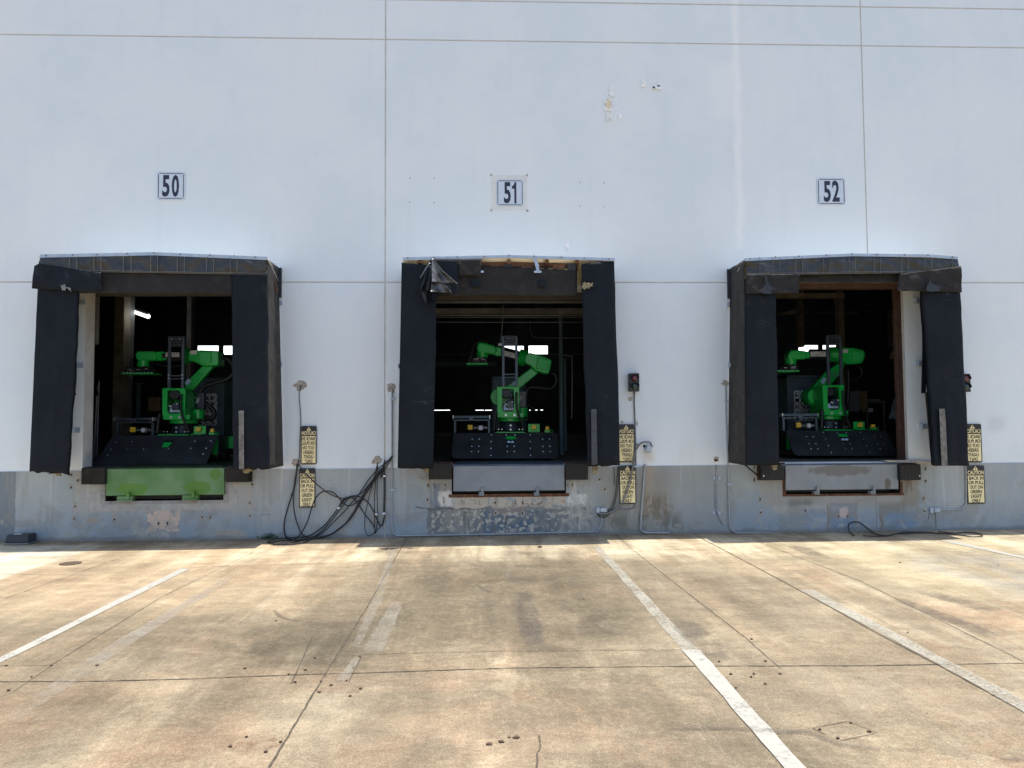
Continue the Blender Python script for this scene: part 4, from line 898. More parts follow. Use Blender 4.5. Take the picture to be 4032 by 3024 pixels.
# ------------------------------------------------------------------ caution signs
def caution(x0, y0, x1, y1, mirror, label, tilt=0.0, Y=-.03):
    a = P(x0, y1, Y); b = P(x1, y0, Y); c = thing('caution_sign', ((a.x+b.x)/2, -.01, a.z), label, 'sign', 'caution signs beside the doors')
    w = b.x-a.x; h = b.z-a.z; r = .018; pts = []; y = Y
    for cx, cz, a0 in ((b.x-r, b.z-r, 0), (a.x+r, b.z-r, 90), (a.x+r, a.z+r, 180), (b.x-r, a.z+r, 270)):
        for k in range(4): an = math.radians(a0+k*30); pts.append((cx+r*math.cos(an), y, cz+r*math.sin(an)))
    MB().prism(pts, (0, .006, 0)).build('plate', M['sign_b'], c)
    X = lambda u: a.x+w*u; Zv = lambda v: b.z-h*v
    MB().box(X(.06), X(.94), y-.003, y-.001, Zv(.965), Zv(.265)).build('yellow_panel', M['sign_y'], c)
    mb = MB(); mb.prism([(X(.5), y-.003, Zv(.02)), (X(.35), y-.003, Zv(.122)), (X(.65), y-.003, Zv(.122))], (0, .002, 0)); tr_ = mb.build('warning_triangle', M['sign_y'], c)
    mb = MB(); mb.prism([(X(.47), y-.005, Zv(.055)), (X(.53), y-.005, Zv(.055)), (X(.51), y-.005, Zv(.095)), (X(.49), y-.005, Zv(.095))], (0, .0015, 0)); mb.box(X(.475), X(.525), y-.005, y-.0035, Zv(.113), Zv(.101)); mb.build('exclamation_mark', M['sign_b'], tr_)
    lines = [('CAUTION', .05, .95, .135, .24, 'sign_y')]+[(tx, u0, u1, .285+i*.117, .285+i*.117+.092, 'sign_b') for i, (tx, u0, u1) in enumerate((('BACK IN', .12, .92), ('OR PULL', .08, .93), ('OUT ON', .14, .88), ('GREEN', .18, .82), ('LIGHT', .20, .80), ('ONLY', .25, .73)))]
    for tx, u0, u1, v0, v1, mm in lines:
        if mirror: u0, u1 = 1-u1, 1-u0
        text_mb(tx, X(u0), X(u1), Zv(v1), Zv(v0), y-.003, .002, mirror, .026).build('lettering', M[mm], c)
    mb = MB()
    for u, v in ((.06, .02), (.94, .02), (.08, .98), (.92, .98)): mb.cyl((X(u), y, Zv(v)), (X(u), y-.006, Zv(v)), .006, 8)
    mb.build('screw', M['conduit_dark'], c)
    return c
caution(1184, 1677, 1247, 1829, True, 'upper mirror-written yellow caution sign, black hanging cable at its left edge, right of door 50')
caution(1177, 1843, 1242, 1999, False, 'lower readable yellow caution sign crossed by drooping black cables, right of door 50')
caution(2436, 1670, 2497, 1821, True, 'upper mirror-written yellow caution sign under the fully visible dock light')
caution(2440, 1832, 2503, 1985, False, 'lower readable yellow caution sign crossed by a grey flexible conduit')
caution(3797, 1669, 3863, 1821, True, 'upper mirror-written yellow caution sign half hidden by the shelter of door 52')
caution(3810, 1832, 3875, 1984, False, 'lower readable yellow caution sign with nothing across it, right of door 52')

# ------------------------------------------------------------------ dock lights
def docklight(x0, y0, x1, y1, label):
    a = P(x0, y1, -.12); b = P(x1, y0, -.12); c = thing('signal_light', ((a.x+b.x)/2, -.06, a.z), label, 'dock light', 'red and green dock lights')
    w = b.x-a.x; h = b.z-a.z; cx = (a.x+b.x)/2+.004
    MB().box(a.x, b.x, -.10, -.004, a.z, b.z).build('housing', M['black'], c, bevel=.006)
    for f, mm in ((.73, 'red'), (.28, 'greenlens')):
        cz = a.z+h*f; r = w*.34
        ln = MB(); ln.ball((cx, -.10, cz), r, 1, .5, 1, 20, 10); ln.build('lens', M[mm], c, smooth=True)
        mb = MB(); n = 14; vs = []; fs = []
        for k in range(n+1):
            an = math.radians(-10+200*k/n); dx = math.cos(an)*r*1.18; dz = math.sin(an)*r*1.18
            vs += [(cx+dx, -.10, cz+dz), (cx+dx, -.14, cz+dz)]
        for k in range(n): fs.append([2*k, 2*k+1, 2*k+3, 2*k+2])
        mb.add(vs, fs); mb.build('visor', M['black'], c, solid=.003, smooth='open')
docklight(2480, 1469, 2518, 1541, 'black two-lamp dock light with red lens over green, fully visible between doors 51 and 52')
docklight(3787, 1471, 3824, 1543, 'black two-lamp dock light half hidden behind the right edge of the shelter of door 52')

# ------------------------------------------------------------------ conduits and boxes
def pipe(name, q, pts, r, matl, label, cat='conduit', Y=-.03, clipsat=(), n=6, par=None, group=None):
    pp_ = [P(*q(*p), Y) if len(p) == 2 else P(*q(p[0], p[1]), p[2]) for p in pts]
    mb = MB(); mb.tube(crom(pp_, n), r, 10)
    if clipsat:
        c0 = pp_[0]; t_ = thing(name, (c0.x, -.02, min(p.z for p in pp_)), label, cat, group); mb.build('tube', M[matl], t_, smooth=True)
        for cp in clipsat:
            c = P(*q(*cp), Y); k = MB(); k.box(c.x-.03, c.x+.045, -.05, -.014, c.z-.012, c.z+.012); k.cyl((c.x+.035, -.05, c.z), (c.x+.035, -.056, c.z), .006, 8); k.build('pipe_clip', M['galv'], t_)
        return t_
    o = mb.build(name, M[matl], par, smooth=True)
    if par is None: tag(o, label, cat, group)
    return o
pipe('conduit', ZA, [(1127, 268), (1127, 420), (1127, 800), (1127, 1200), (1127, 1390), (1133, 1440), (1160, 1466), (1210, 1472), (1452, 1468), (1800, 1462), (2300, 1450), (2760, 1440), (2810, 1425), (2832, 1390), (2840, 1330), (2840, 1290)], .013, 'conduit', 'grey conduit dropping near the wall joint then running along the base under door 51', clipsat=((1127, 355), (1127, 1095)))
pipe('conduit', ZC, [(1053, 245), (1056, 400), (1062, 650), (1071, 880), (1078, 1150), (1083, 1370), (1095, 1415), (1130, 1442), (1180, 1448), (1400, 1450), (1700, 1458)], .013, 'conduit', 'grey conduit dropping beside the left side of the door 52 shelter', clipsat=((1060, 372), (1076, 1050)))
pipe('conduit', ZC, [(308, 293), (305, 350), (312, 600), (314, 700)], .011, 'conduit_dark', 'thin metal conduit running down from the fully visible dock light', Y=-.045) if False else None
pipe('conduit', ZC, [(308, 296), (306, 380), (313, 560), (316, 700), (318, 900), (320, 1150), (318, 1205), (305, 1235), (275, 1252), (200, 1255), (90, 1258)], .011, 'conduit_dark', 'metal conduit from the fully visible dock light down to the junction box', Y=-.02, clipsat=((318, 905),))
pipe('flexible_conduit', ZC, [(445, 740), (438, 715), (415, 705), (385, 706), (350, 725), (318, 775), (300, 840), (290, 930), (265, 1040), (238, 1130), (205, 1205), (160, 1252), (100, 1285), (50, 1292), (15, 1290)], .015, 'conduit_dark', 'grey flexible conduit arching from the tilted metal box across the lower caution sign', Y=-.07)
pipe('drain_pipe', ZC, [(395, 885), (388, 980), (372, 1180), (358, 1395), (365, 1425), (385, 1442), (450, 1448), (590, 1447)], .016, 'conduit', 'painted pipe bending to the ground below the tilted metal box', 'pipe', Y=-.035)
c = P(*ZC(427, 762), -.08); t = thing('electrical_box', (c.x, -.05, c.z-.05), 'tilted open metal junction box hanging on the wall between doors 51 and 52', 'junction box')
mb = MB(); mb.pp(ZC, [(415, 728), (455, 745), (438, 797), (398, 780)], -.09, .07); mb.build('box_body', M['galv'], t, bevel=.004); mb = MB(); mb.cyl(P(*ZC(455, 742), -.095), P(*ZC(455, 742), -.08), .009, 8); mb.build('knob', M['black'], t)
def jbox(q, x0, y0, x1, y1, label, xs_):
    a = P(*q(x0, y1), -.07); b = P(*q(x1, y0), -.07); t = thing('junction_box', ((a.x+b.x)/2, -.04, a.z), label, 'junction box')
    MB().box(a.x, b.x, -.07, -.013, a.z, b.z).build('box_body', M['conduit'], t, bevel=.005)
    MB().box(a.x+.004, b.x-.004, -.075, -.071, a.z+.004, b.z-.004).build('cover', M['galv'], t, bevel=.002)
    mb = MB(); mb.box(a.x-.055, a.x-.004, -.06, -.013, a.z-.01, b.z+.005); mb.build('connector', M['galv'], t, bevel=.003)
jbox(Z8, 1407, 460, 1457, 492, 'small grey junction box below the lower caution sign beside door 51', 0)
jbox(ZD, 580, 1246, 628, 1280, 'small grey junction box low on the wall right of door 52', 0)
pipe('conduit', ZD, [(835, 905), (837, 1000), (838, 1180), (828, 1225), (795, 1252), (740, 1258), (628, 1260)], .011, 'conduit', 'painted conduit from under the shelter of door 52 to the small junction box', Y=-.03)
pipe('conduit', ZD, [(560, 1285), (540, 1300), (540, 1330), (528, 1350), (498, 1357)], .009, 'conduit', 'short hooked painted conduit stub below the right junction box', Y=-.022)
pipe('conduit', ZD, [(592, 1285), (597, 1330), (597, 1400)], .009, 'conduit', 'short straight painted conduit stub below the right junction box', Y=-.022)
for i, (q, pts, lab) in enumerate(((ZC, [(140, 905), (142, 980), (145, 1055)], 'short loose black wire end hanging below the right curtain of door 51'), (ZC, [(172, 905), (165, 1010), (152, 1130), (130, 1210), (95, 1270), (45, 1310), (8, 1300)], 'inner of two thin black wires looping from the door 51 curtain to the junction box'), (ZC, [(180, 905), (174, 1040), (160, 1150), (135, 1240), (95, 1300), (50, 1322), (12, 1305), (10, 1270)], 'outer of two thin black wires looping from the door 51 curtain to the junction box'))):
    pipe('wire', q, pts, .006, 'hose', lab, 'wire', Y=-.04, group='thin black wires')
# strap clips with a dark streak
for y in (995, 1280):
    for x in (950, 997):
        a = P(*ZC(x, y)); mb = MB(); mb.box(a.x-.018, a.x+.018, -.03, -.013, a.z-.028, a.z+.02); mb.cyl((a.x, -.03, a.z+.01), (a.x, -.038, a.z+.01), .008, 8)
        tag(mb.build('pipe_strap', M['galv'], bevel=.003), '%s %s galvanised strap of the four left on the base wall right of door 51' % ('upper' if y < 1100 else 'lower', 'left' if x < 970 else 'right'), 'strap', 'empty pipe straps')
mb = MB()
for q, pts, w in ((ZC, [(975, 890), (970, 985), (962, 1100), (966, 1240), (972, 1275), (1000, 1340), (1030, 1390)], .02), (ZC, [(985, 985), (980, 1100), (978, 1260)], .012)):
    cc = crom([P(*q(*p), -.0135) for p in pts], 5)
    for i in range(len(cc)-1):
        w1 = w*(.6+.5*noise.noise(cc[i]*9)); w2 = w*(.6+.5*noise.noise(cc[i+1]*9)); mb.add([cc[i]-Vector((w1, 0, 0)), cc[i+1]-Vector((w2, 0, 0)), cc[i+1]+Vector((w2, 0, 0)), cc[i]+Vector((w1, 0, 0))], [(0, 1, 2, 3)])
mb.build('cable_streak', worn('dark_cable_streak', (.10, .12, .16), .3, .6, 9, amt=.4), bld, smooth='open')

# ------------------------------------------------------------------ hanging cables
CB = 'hanging black cables between doors 50 and 51'
cabs = [
 ('cable', [(387, 243), (372, 290), (369, 340), (376, 430), (382, 520), (380, 600), (374, 700), (372, 800), (362, 880)], .0085, 'thin cable dropping from the top left wall hole to the lower one'),
 ('cable', [(355, 890), (345, 960), (332, 1040), (318, 1110), (304, 1142)], .016, 'short thick cable end hanging from the left lower hole'),
 ('cable', [(352, 885), (345, 980), (330, 1080), (290, 1200), (258, 1310), (246, 1400), (262, 1478), (330, 1506), (430, 1500), (600, 1470), (700, 1410), (790, 1330), (870, 1200), (960, 1050), (1040, 930), (1130, 820)], .016, 'cable making the widest sweep from the left hole along the ground to the joint'),
 ('cable', [(362, 890), (335, 1010), (322, 1150), (330, 1280), (360, 1390), (400, 1465), (480, 1490), (580, 1480), (680, 1430), (780, 1340), (840, 1230), (890, 1140), (960, 1030), (1060, 900), (1090, 860)], .014, 'cable dropping steeply from the left hole then sweeping right above the ground'),
 ('cable', [(362, 880), (400, 940), (480, 1020), (560, 1090), (640, 1140), (720, 1165), (800, 1160), (880, 1120), (950, 1040), (1010, 960), (1070, 900)], .012, 'cable crossing the lower caution sign diagonally to the joint bundle'),
 ('cable', [(262, 1495), (310, 1508), (370, 1470), (430, 1370), (470, 1250), (500, 1170), (545, 1120), (590, 1106), (650, 1120), (700, 1170), (740, 1215), (790, 1225), (850, 1190), (920, 1120), (1000, 1000), (1060, 920)], .014, 'cable rising in a hump right of the lower caution sign'),
 ('cable', [(110, 1520), (200, 1495), (330, 1486), (450, 1470), (560, 1400), (640, 1310), (700, 1230), (740, 1180), (790, 1150), (850, 1150), (920, 1190), (970, 1260), (1010, 1350), (1040, 1390), (1065, 1330), (1068, 1200), (1066, 1000), (1062, 870)], .012, 'cable humping over the bundle and dropping beside the joint'),
 ('cable', [(115, 1530), (230, 1510), (400, 1500), (520, 1460), (620, 1360), (700, 1260), (760, 1180), (800, 1160), (850, 1210), (900, 1290), (950, 1350), (985, 1410), (988, 1450)], .012, 'cable ending in the narrow point right of the sweep'),
 ('cable', [(110, 1518), (180, 1540), (300, 1530), (420, 1500), (540, 1460), (640, 1370), (740, 1270), (800, 1200), (860, 1130), (940, 1010), (1020, 920), (1100, 860), (1136, 818)], .012, 'cable trailing over the ground from the weeds to the joint top'),
 ('cable', [(130, 1538), (260, 1546), (400, 1530), (480, 1490), (600, 1470), (720, 1400), (800, 1300), (870, 1190), (940, 1090), (1010, 990), (1080, 910), (1125, 835)], .014, 'lowest cable of the coil nearest the sunny edge'),
 ('cable', [(1012, 870), (1000, 940), (992, 1040), (985, 1150), (984, 1290), (986, 1400), (988, 1452), (1000, 1420), (1010, 1290), (1005, 1100), (1012, 900)], .010, 'narrow upright cable loop below the right lower hole'),
 ('cable', [(1008, 880), (985, 980), (960, 1080), (925, 1220), (905, 1340), (910, 1430), (935, 1472), (975, 1455), (1010, 1420), (1045, 1385), (1060, 1320)], .009, 'thin cable loop bulging left below the right lower hole'),
 ('cable', [(1066, 980), (1067, 1100), (1065, 1200), (1062, 1290)], .022, 'thick bundled cable strapped upright at the wall joint'),
 ('cable', [(690, 1248), (705, 1215), (720, 1185), (760, 1155)], .012, 'short cable stub with a pale tip in the middle of the sweep'),
 ('cable', [(1036, 1000), (1056, 930), (1066, 870), (1072, 852)], .018, 'short thick cable bent over the ledge at the wall joint'),
]
def gpos(px, py, Ywall):
    p = P(px, py, Ywall)
    if p.z < .02: p = G(px, py, .018)
    return p
for i, (nm, pts, r, lab) in enumerate(cabs):
    pp_ = [gpos(*ZA(*p), -.035-.012*(i % 6)) for p in pts]
    tag(MB().tube(crom(pp_, 7), r*.72, 8).build(nm, M['hose'], smooth=True), lab, 'cable', CB)
mb = MB()
for x, y in ((1066, 985), (1060, 1290), (1000, 1296), (692, 1246)): c = P(*ZA(x, y), -.075); mb.box(c.x-.018, c.x+.02, -.095, -.02, c.z-.012, c.z+.012)
tag(mb.build('cable_tie', M['white']), 'white plastic ties and clips holding the cable bundle', 'cable ties')
t_pts = [(1385, 885), (1345, 850), (1328, 800), (1340, 765), (1385, 750), (1430, 752), (1480, 785), (1540, 830), (1600, 868), (1680, 882), (1760, 870), (1850, 850), (1960, 850), (2060, 850), (2210, 862), (2330, 868), (2420, 880), (2500, 890), (2560, 893), (2610, 888), (2625, 876), (2580, 862), (2480, 850), (2350, 858), (2200, 845)]
tag(MB().tube(crom([gpos(*Z5(*p), -.05) for p in t_pts], 6), .009, 8).build('cable', M['hose'], smooth=True), 'thin black cable looping against the base and lying on the ground below door 52', 'cable', 'thin black cables on the ground below door 52')
tag(MB().tube(crom([gpos(*Z5(*p), -.09) for p in [(1470, 882), (1560, 888), (1640, 888), (1720, 880), (1800, 862), (1880, 862), (2000, 856), (2150, 852)]], 6), .008, 8).build('cable', M['hose'], smooth=True), 'second thin black cable lying straight along the ground below door 52', 'cable', 'thin black cables on the ground below door 52')

# ------------------------------------------------------------------ bait box, weed, drain cover
a = G(*ZB(32, 900)); b = G(*ZB(195, 905)); t = thing('bait_box', ((a.x+b.x)/2, a.y+.1, 0), 'low black bait box with pale base at the far left wall foot', 'bait box')
w = (b.x-a.x); hh = .15
mb = MB(); mb.prism([(a.x, a.y, .035), (b.x, a.y, .035), (b.x-.02, a.y+.02, hh), (a.x+.02, a.y+.02, hh)], (0, .22, 0)); mb.build('lid', M['black'], t, bevel=.012)
mb = MB(); mb.box(a.x-.01, b.x+.01, a.y-.012, a.y+.24, .002, .034); mb.build('base', M['conduit_dark'], t, bevel=.006)
mb = MB(); mb.box(a.x+.09, a.x+.20, a.y+.05, a.y+.12, hh+.001, hh+.003); mb.build('sticker', M['white'], t)
c = G(*ZA(125, 1500)); mb = MB()
for i in range(170):
    x = c.x+random.gauss(0, .09); y = c.y+random.gauss(.03, .05); z = abs(random.gauss(.02, .035)); an = random.random()*6.3; r = random.uniform(.012, .028); tl = random.uniform(-.5, .5)
    dx = Vector((math.cos(an), math.sin(an), tl))*r; dy = Vector((-math.sin(an), math.cos(an), random.uniform(-.4, .4)))*r*.7; p = Vector((x, y, z+.01))
    mb.add([p-dx, p+dy*.9, p+dx, p-dy*.9], [(0, 1, 2, 3)])
for i in range(14):
    x = c.x+random.gauss(0, .07); y = c.y+random.gauss(.03, .03); mb.tube([(x, y, 0), (x+random.gauss(0, .02), y, .05)], .0025, 4)
tag(mb.build('weed_clump', M['leaf'], smooth='open'), 'small green weed clump growing at the wall foot beside the cable coil', 'weed')
c = G(*GL(305, 186)); mb = MB(); mb.tube([(c.x, c.y, .002), (c.x, c.y, .008)], .13, 28); tag(mb.build('drain_cover', M['stub']), 'round rusty drain cover in the concrete at left', 'drain cover')

# ------------------------------------------------------------------ yard
yard = MB().add([(-150, -220, 0), (150, -220, 0), (150, 80, 0), (-150, 80, 0)], [(0, 1, 2, 3)]).build('ground', M['yard'], smooth='open'); yard['kind'] = 'structure'
def ribbon(pts, w, z, jit=0.0, wj=.0, step=.12, soft=False):
    mb = MB(); pp_ = []
    for i in range(len(pts)-1):
        a, b = pts[i], pts[i+1]; n = max(1, int((b-a).length/step))
        for k in range(n): pp_.append(a.lerp(b, k/n))
    pp_.append(pts[-1]); vs = []; n = len(pp_); offs = (-.5, -.18, .18, .5) if soft else (-.5, .5); m_ = len(offs)
    if soft: mb.fade = {}
    for i, p in enumerate(pp_):
        d = (pp_[min(n-1, i+1)]-pp_[max(0, i-1)]); d.z = 0; d.normalize(); nr = Vector((-d.y, d.x, 0)); o = (random.random()-.5)*jit; ww = w*(1+(random.random()-.5)*wj)
        for k, u in enumerate(offs):
            v = Vector((p.x, p.y, z))+nr*(o+ww*u); vs.append(v)
            if soft: mb.fade[(round(v.x, 3), round(v.y, 3))] = (0.0 if k in (0, 3) else 1.0)*min(1, i/(n*.35), (n-1-i)/(n*.35))
    mb.add(vs, [(m_*i+k, m_*i+k+1, m_*i+m_+k+1, m_*i+m_+k) for i in range(n-1) for k in range(m_-1)]); return mb
def gp(q, pts): return [G(*q(*p)) for p in pts]
def ext(p, a, t): return p+(p-a)*t
def joint(pts, w=.014, jit=.012, name='expansion_joint', mm='crackmat', z=.004, wj=.8):
    ribbon(pts, w, z, jit, wj, .05).build(name, M[mm], yard, smooth='open')
L = gp(GL, [(1735, 115), (1580, 385), (1420, 640), (1165, 1066)]); L.append(ext(L[-1], L[0], .3)); L.insert(0, Vector((L[0].x-.01, -.02, 0))); joint(L, .011, .007)
L = gp(GR, [(778, 55), (1240, 300), (1600, 500), (1835, 622), (2212, 828)]); L.append(ext(L[-1], L[0], .3)); joint(L, .012, .004)
L = gp(GL, [(0, 697), (340, 697), (760, 687), (1250, 668), (1600, 658), (2212, 638)])+gp(GR, [(800, 630), (1500, 628), (2212, 617)]); L.insert(0, ext(L[0], L[3], .5)); L.append(ext(L[-1], L[-2], 1.0)); joint(L, .010, .006)
L = gp(GL, [(1520, 583), (1800, 573), (2212, 565)])+gp(GR, [(740, 559)]); joint(L, .008, .004, 'saw_cut', 'hairline')
L = gp(GL, [(0, 232), (380, 236), (900, 200), (1300, 188), (1700, 180)]); joint(L, .010, .01, 'saw_cut', 'hairline')
L = gp(GL, [(540, 155), (0, 345)]); joint(L, .012, .01, 'saw_cut', 'hairline')
L = gp(GL, [(1350, 500), (1260, 705)]); joint(L, .010, .004, 'saw_cut', 'hairline')
L = gp(GL, [(0, 628), (225, 627), (60, 738)]); joint(L, .008, .004, 'saw_cut', 'hairline')
L = gp(GL, [(220, 626), (700, 330), (1100, 135)]); joint(L, .009, .004, 'saw_cut', 'hairline')
L = gp(GR, [(443, 57), (525, 130), (780, 330), (1000, 500), (1160, 640)]); joint(L, .011, .006, 'saw_cut', 'hairline')
L = gp(GR, [(1060, 90), (1500, 260), (2212, 610)]); joint(L, .010, .006, 'saw_cut', 'hairline')
L = gp(GR, [(1300, 898), (1450, 868), (1580, 918), (1410, 955), (1300, 898)]); joint(L, .008, .003, 'saw_cut', 'hairline')
L = gp(GR, [(440, 125), (900, 128)]); joint(L, .012, .01, 'saw_cut', 'hairline')
L = gp(GL, [(1560, 590), (1505, 700)]); joint(L, .008, .004, 'saw_cut', 'hairline')
L = gp(GR, [(100, 1069), (118, 1040), (108, 1010), (125, 930)]); joint(L, .012, .02, 'crack', 'hairline')
def line_quad(q, pts, mm, label_name='painted_line', parent=None, name='painted_line', jit=.012):
    # pts: left edge list and right edge list of equal length
    Lf, Rt = [gp(q, s_) for s_ in pts]; mb = MB(); vs = []; n = 0
    def dens(P_):
        out = []
        for i in range(len(P_)-1):
            for k in range(12): out.append(P_[i].lerp(P_[i+1], k/12))
        return out+[P_[-1]]
    A = dens(Lf); B = dens(Rt); n = len(A); offs = (0, .25, .75, 1) if mm == 'paint_ghost' else (0, 1); m_ = len(offs)
    if m_ == 4: mb.fade = {}
    for i, (a, b) in enumerate(zip(A, B)):
        ja = (random.random()-.5)*jit; jb = (random.random()-.5)*jit
        for k, u in enumerate(offs):
            v = Vector((lerp(a.x+ja, b.x+jb, u), lerp(a.y, b.y, u), .005)); vs.append(v)
            if m_ == 4: mb.fade[(round(v.x, 3), round(v.y, 3))] = (0.0 if k in (0, 3) else 1.0)*min(1, i/(n*.12), (n-1-i)/(n*.12))
    mb.add(vs, [(m_*i+k, m_*i+k+1, m_*i+m_+k+1, m_*i+m_+k) for i in range(n-1) for k in range(m_-1)])
    o = mb.build(name, M[mm], smooth='open'); o['kind'] = 'structure'; return o
line_quad(GL, ([(780, 209), (0, 592), (-500, 838)], [(820, 209), (0, 618), (-500, 869)]), 'paint_new')
line_quad(GR, ([(348, 112), (735, 560), (1178, 1075), (1400, 1330)], [(378, 112), (805, 560), (1268, 1075), (1520, 1360)]), 'paint_old')
line_quad(GR, ([(735, 562), (1178, 1075), (1400, 1330)], [(812, 562), (1270, 1075), (1522, 1360)]), 'paint_new', name='painted_line').location.z += .003
line_quad(GR, ([(1240, 300), (1840, 620), (2212, 830), (2500, 990)], [(1300, 300), (1870, 600), (2212, 775), (2500, 920)]), 'paint_old')
line_quad(GR, ([(1850, 88), (2212, 165), (2600, 248)], [(1910, 88), (2212, 158), (2600, 236)]), 'paint_new')
line_quad(GL, ([(985, 238), (500, 520), (0, 850)], [(1040, 238), (600, 520), (0, 930)]), 'paint_ghost')
line_quad(GL, ([(1690, 350), (1545, 580)], [(1750, 350), (1660, 580)]), 'paint_ghost')
line_quad(GL, ([(1690, 110), (1600, 360), (1500, 580)], [(1720, 110), (1650, 360), (1540, 580)]), 'paint_ghost')
line_quad(GL, ([(1530, 590), (1440, 700)], [(1565, 590), (1500, 700)]), 'paint_ghost')
for nm, L, w in (('tyre_mark', gp(GR, [(630, 910), (700, 903), (850, 900), (1020, 905), (1150, 915), (1280, 918), (1400, 965), (1560, 988), (1750, 998), (1900, 1012)]), .055), ('tyre_mark', gp(GR, [(2090, 1030), (2300, 1045)]), .05),
     ('tyre_mark', gp(GR, [(50, 300), (75, 440), (100, 560)]), .12), ('tyre_mark', gp(GR, [(720, 420), (800, 500), (900, 610)]), .16), ('tyre_mark', gp(GR, [(1200, 105), (1280, 135), (1360, 170)]), .16), ('tyre_mark', gp(GR, [(1700, 290), (1900, 340), (2080, 400)]), .16), ('tyre_mark', gp(GR, [(1640, 330), (1900, 430), (2120, 520)]), .12), ('tyre_mark', gp(GL, [(1180, 380), (1220, 420), (1330, 440)]), .04), ('tyre_mark', gp(GL, [(2050, 270), (2120, 310), (2230, 325)]), .05)):
    ribbon(crom(L, 6), w*(2.0 if w > .1 else 1.3), .0085, .0, .0, .15, True).build(nm, M['tyre'], yard, smooth='open')
# bolt stubs and small debris on the slab
mb = MB()
for q, pts in ((GL, [(27, 629), (222, 627), (137, 677), (38, 735), (1360, 595), (1320, 647), (1247, 666), (1275, 700), (1387, 697), (1497, 694), (1555, 590), (1527, 640), (1430, 713), (1558, 728), (1513, 760), (1380, 743), (1065, 937), (995, 978), (1213, 959), (1148, 1001), (1193, 435), (420, 627), (1058, 640)]),
               (GR, [(895, 611), (1045, 664), (945, 665), (1095, 609), (1158, 664), (1093, 707), (968, 725), (1033, 678), (1463, 877), (1330, 905), (1543, 914), (1408, 943), (1035, 514), (1676, 182), (2100, 195), (1710, 485), (310, 340)])):
    for i, (x, y) in enumerate(pts):
        c = G(*q(x, y)); n = 9; r = random.uniform(.006, .012); mb.prism([(c.x+r*math.cos(6.283*k/n)*random.uniform(.8, 1.2), c.y+r*math.sin(6.283*k/n)*random.uniform(.8, 1.2), .003) for k in range(n)], (0, 0, .006))
mb.split('cut_bolt_stub', M['stub'], yard)
for q, x, y in ((GL, 1475, 730), (GL, 1105, 968)):
    c = G(*q(x, y)); n = 24; mb = MB(); mb.add([(c.x+.16*math.cos(6.283*k/n)*random.uniform(.85, 1.15), c.y+.10*math.sin(6.283*k/n)*random.uniform(.85, 1.15), .004) for k in range(n)], [list(range(n))]); mb.build('rust_stain', M['ruststain'], yard, smooth='open')
for (q, x, y, r), lab in zip(((GL, 2113, 968, .014), (GL, 2165, 958, .015), (GL, 2200, 938, .008), (GR, 120, 116, .03), (GR, 18, 940, .018)), ('larger left dark clod of the pair near the bottom centre', 'right dark clod of the pair near the bottom centre', 'tiny dark crumb above the pair of clods', 'flat dark scrap on the sunny concrete before door 51', 'small dark crumb right of the pair of clods')):
    c = G(*q(x, y)); mb = MB(); mb.ball((c.x, c.y, r*.35), r, 1.2, .8, .5, 8, 5)
    for v in mb.v: v += Vector((random.uniform(-.3, .3), random.uniform(-.3, .3), random.uniform(-.1, .1)))*r
    tag(mb.build('debris', M['stub']), lab, 'debris', 'dark debris lying on the concrete')
# light dirt line along the wall foot
mb = MB()
for k in range(260):
    x = random.choice([random.uniform(-.9, 1.6), random.uniform(4.0, 8.5), random.uniform(-7, -2), random.uniform(-9, 9)]); y = -.02-abs(random.gauss(0, .05)); r = random.uniform(.004, .014)
    n = 5; mb.prism([(x+r*math.cos(6.283*i/n)*random.uniform(.6, 1.4), y+r*math.sin(6.283*i/n), .002) for i in range(n)], (0, 0, r*.7))
o = mb.build('gravel', M['concrete']); tag(o, 'loose grit and paint flakes along the foot of the wall', 'grit'); o['kind'] = 'stuff'

# ------------------------------------------------------------------ robots
def T(q, x, y, Y, dx=0.0):
    p = P(*q(x, y), Y); p.x += dx; return p
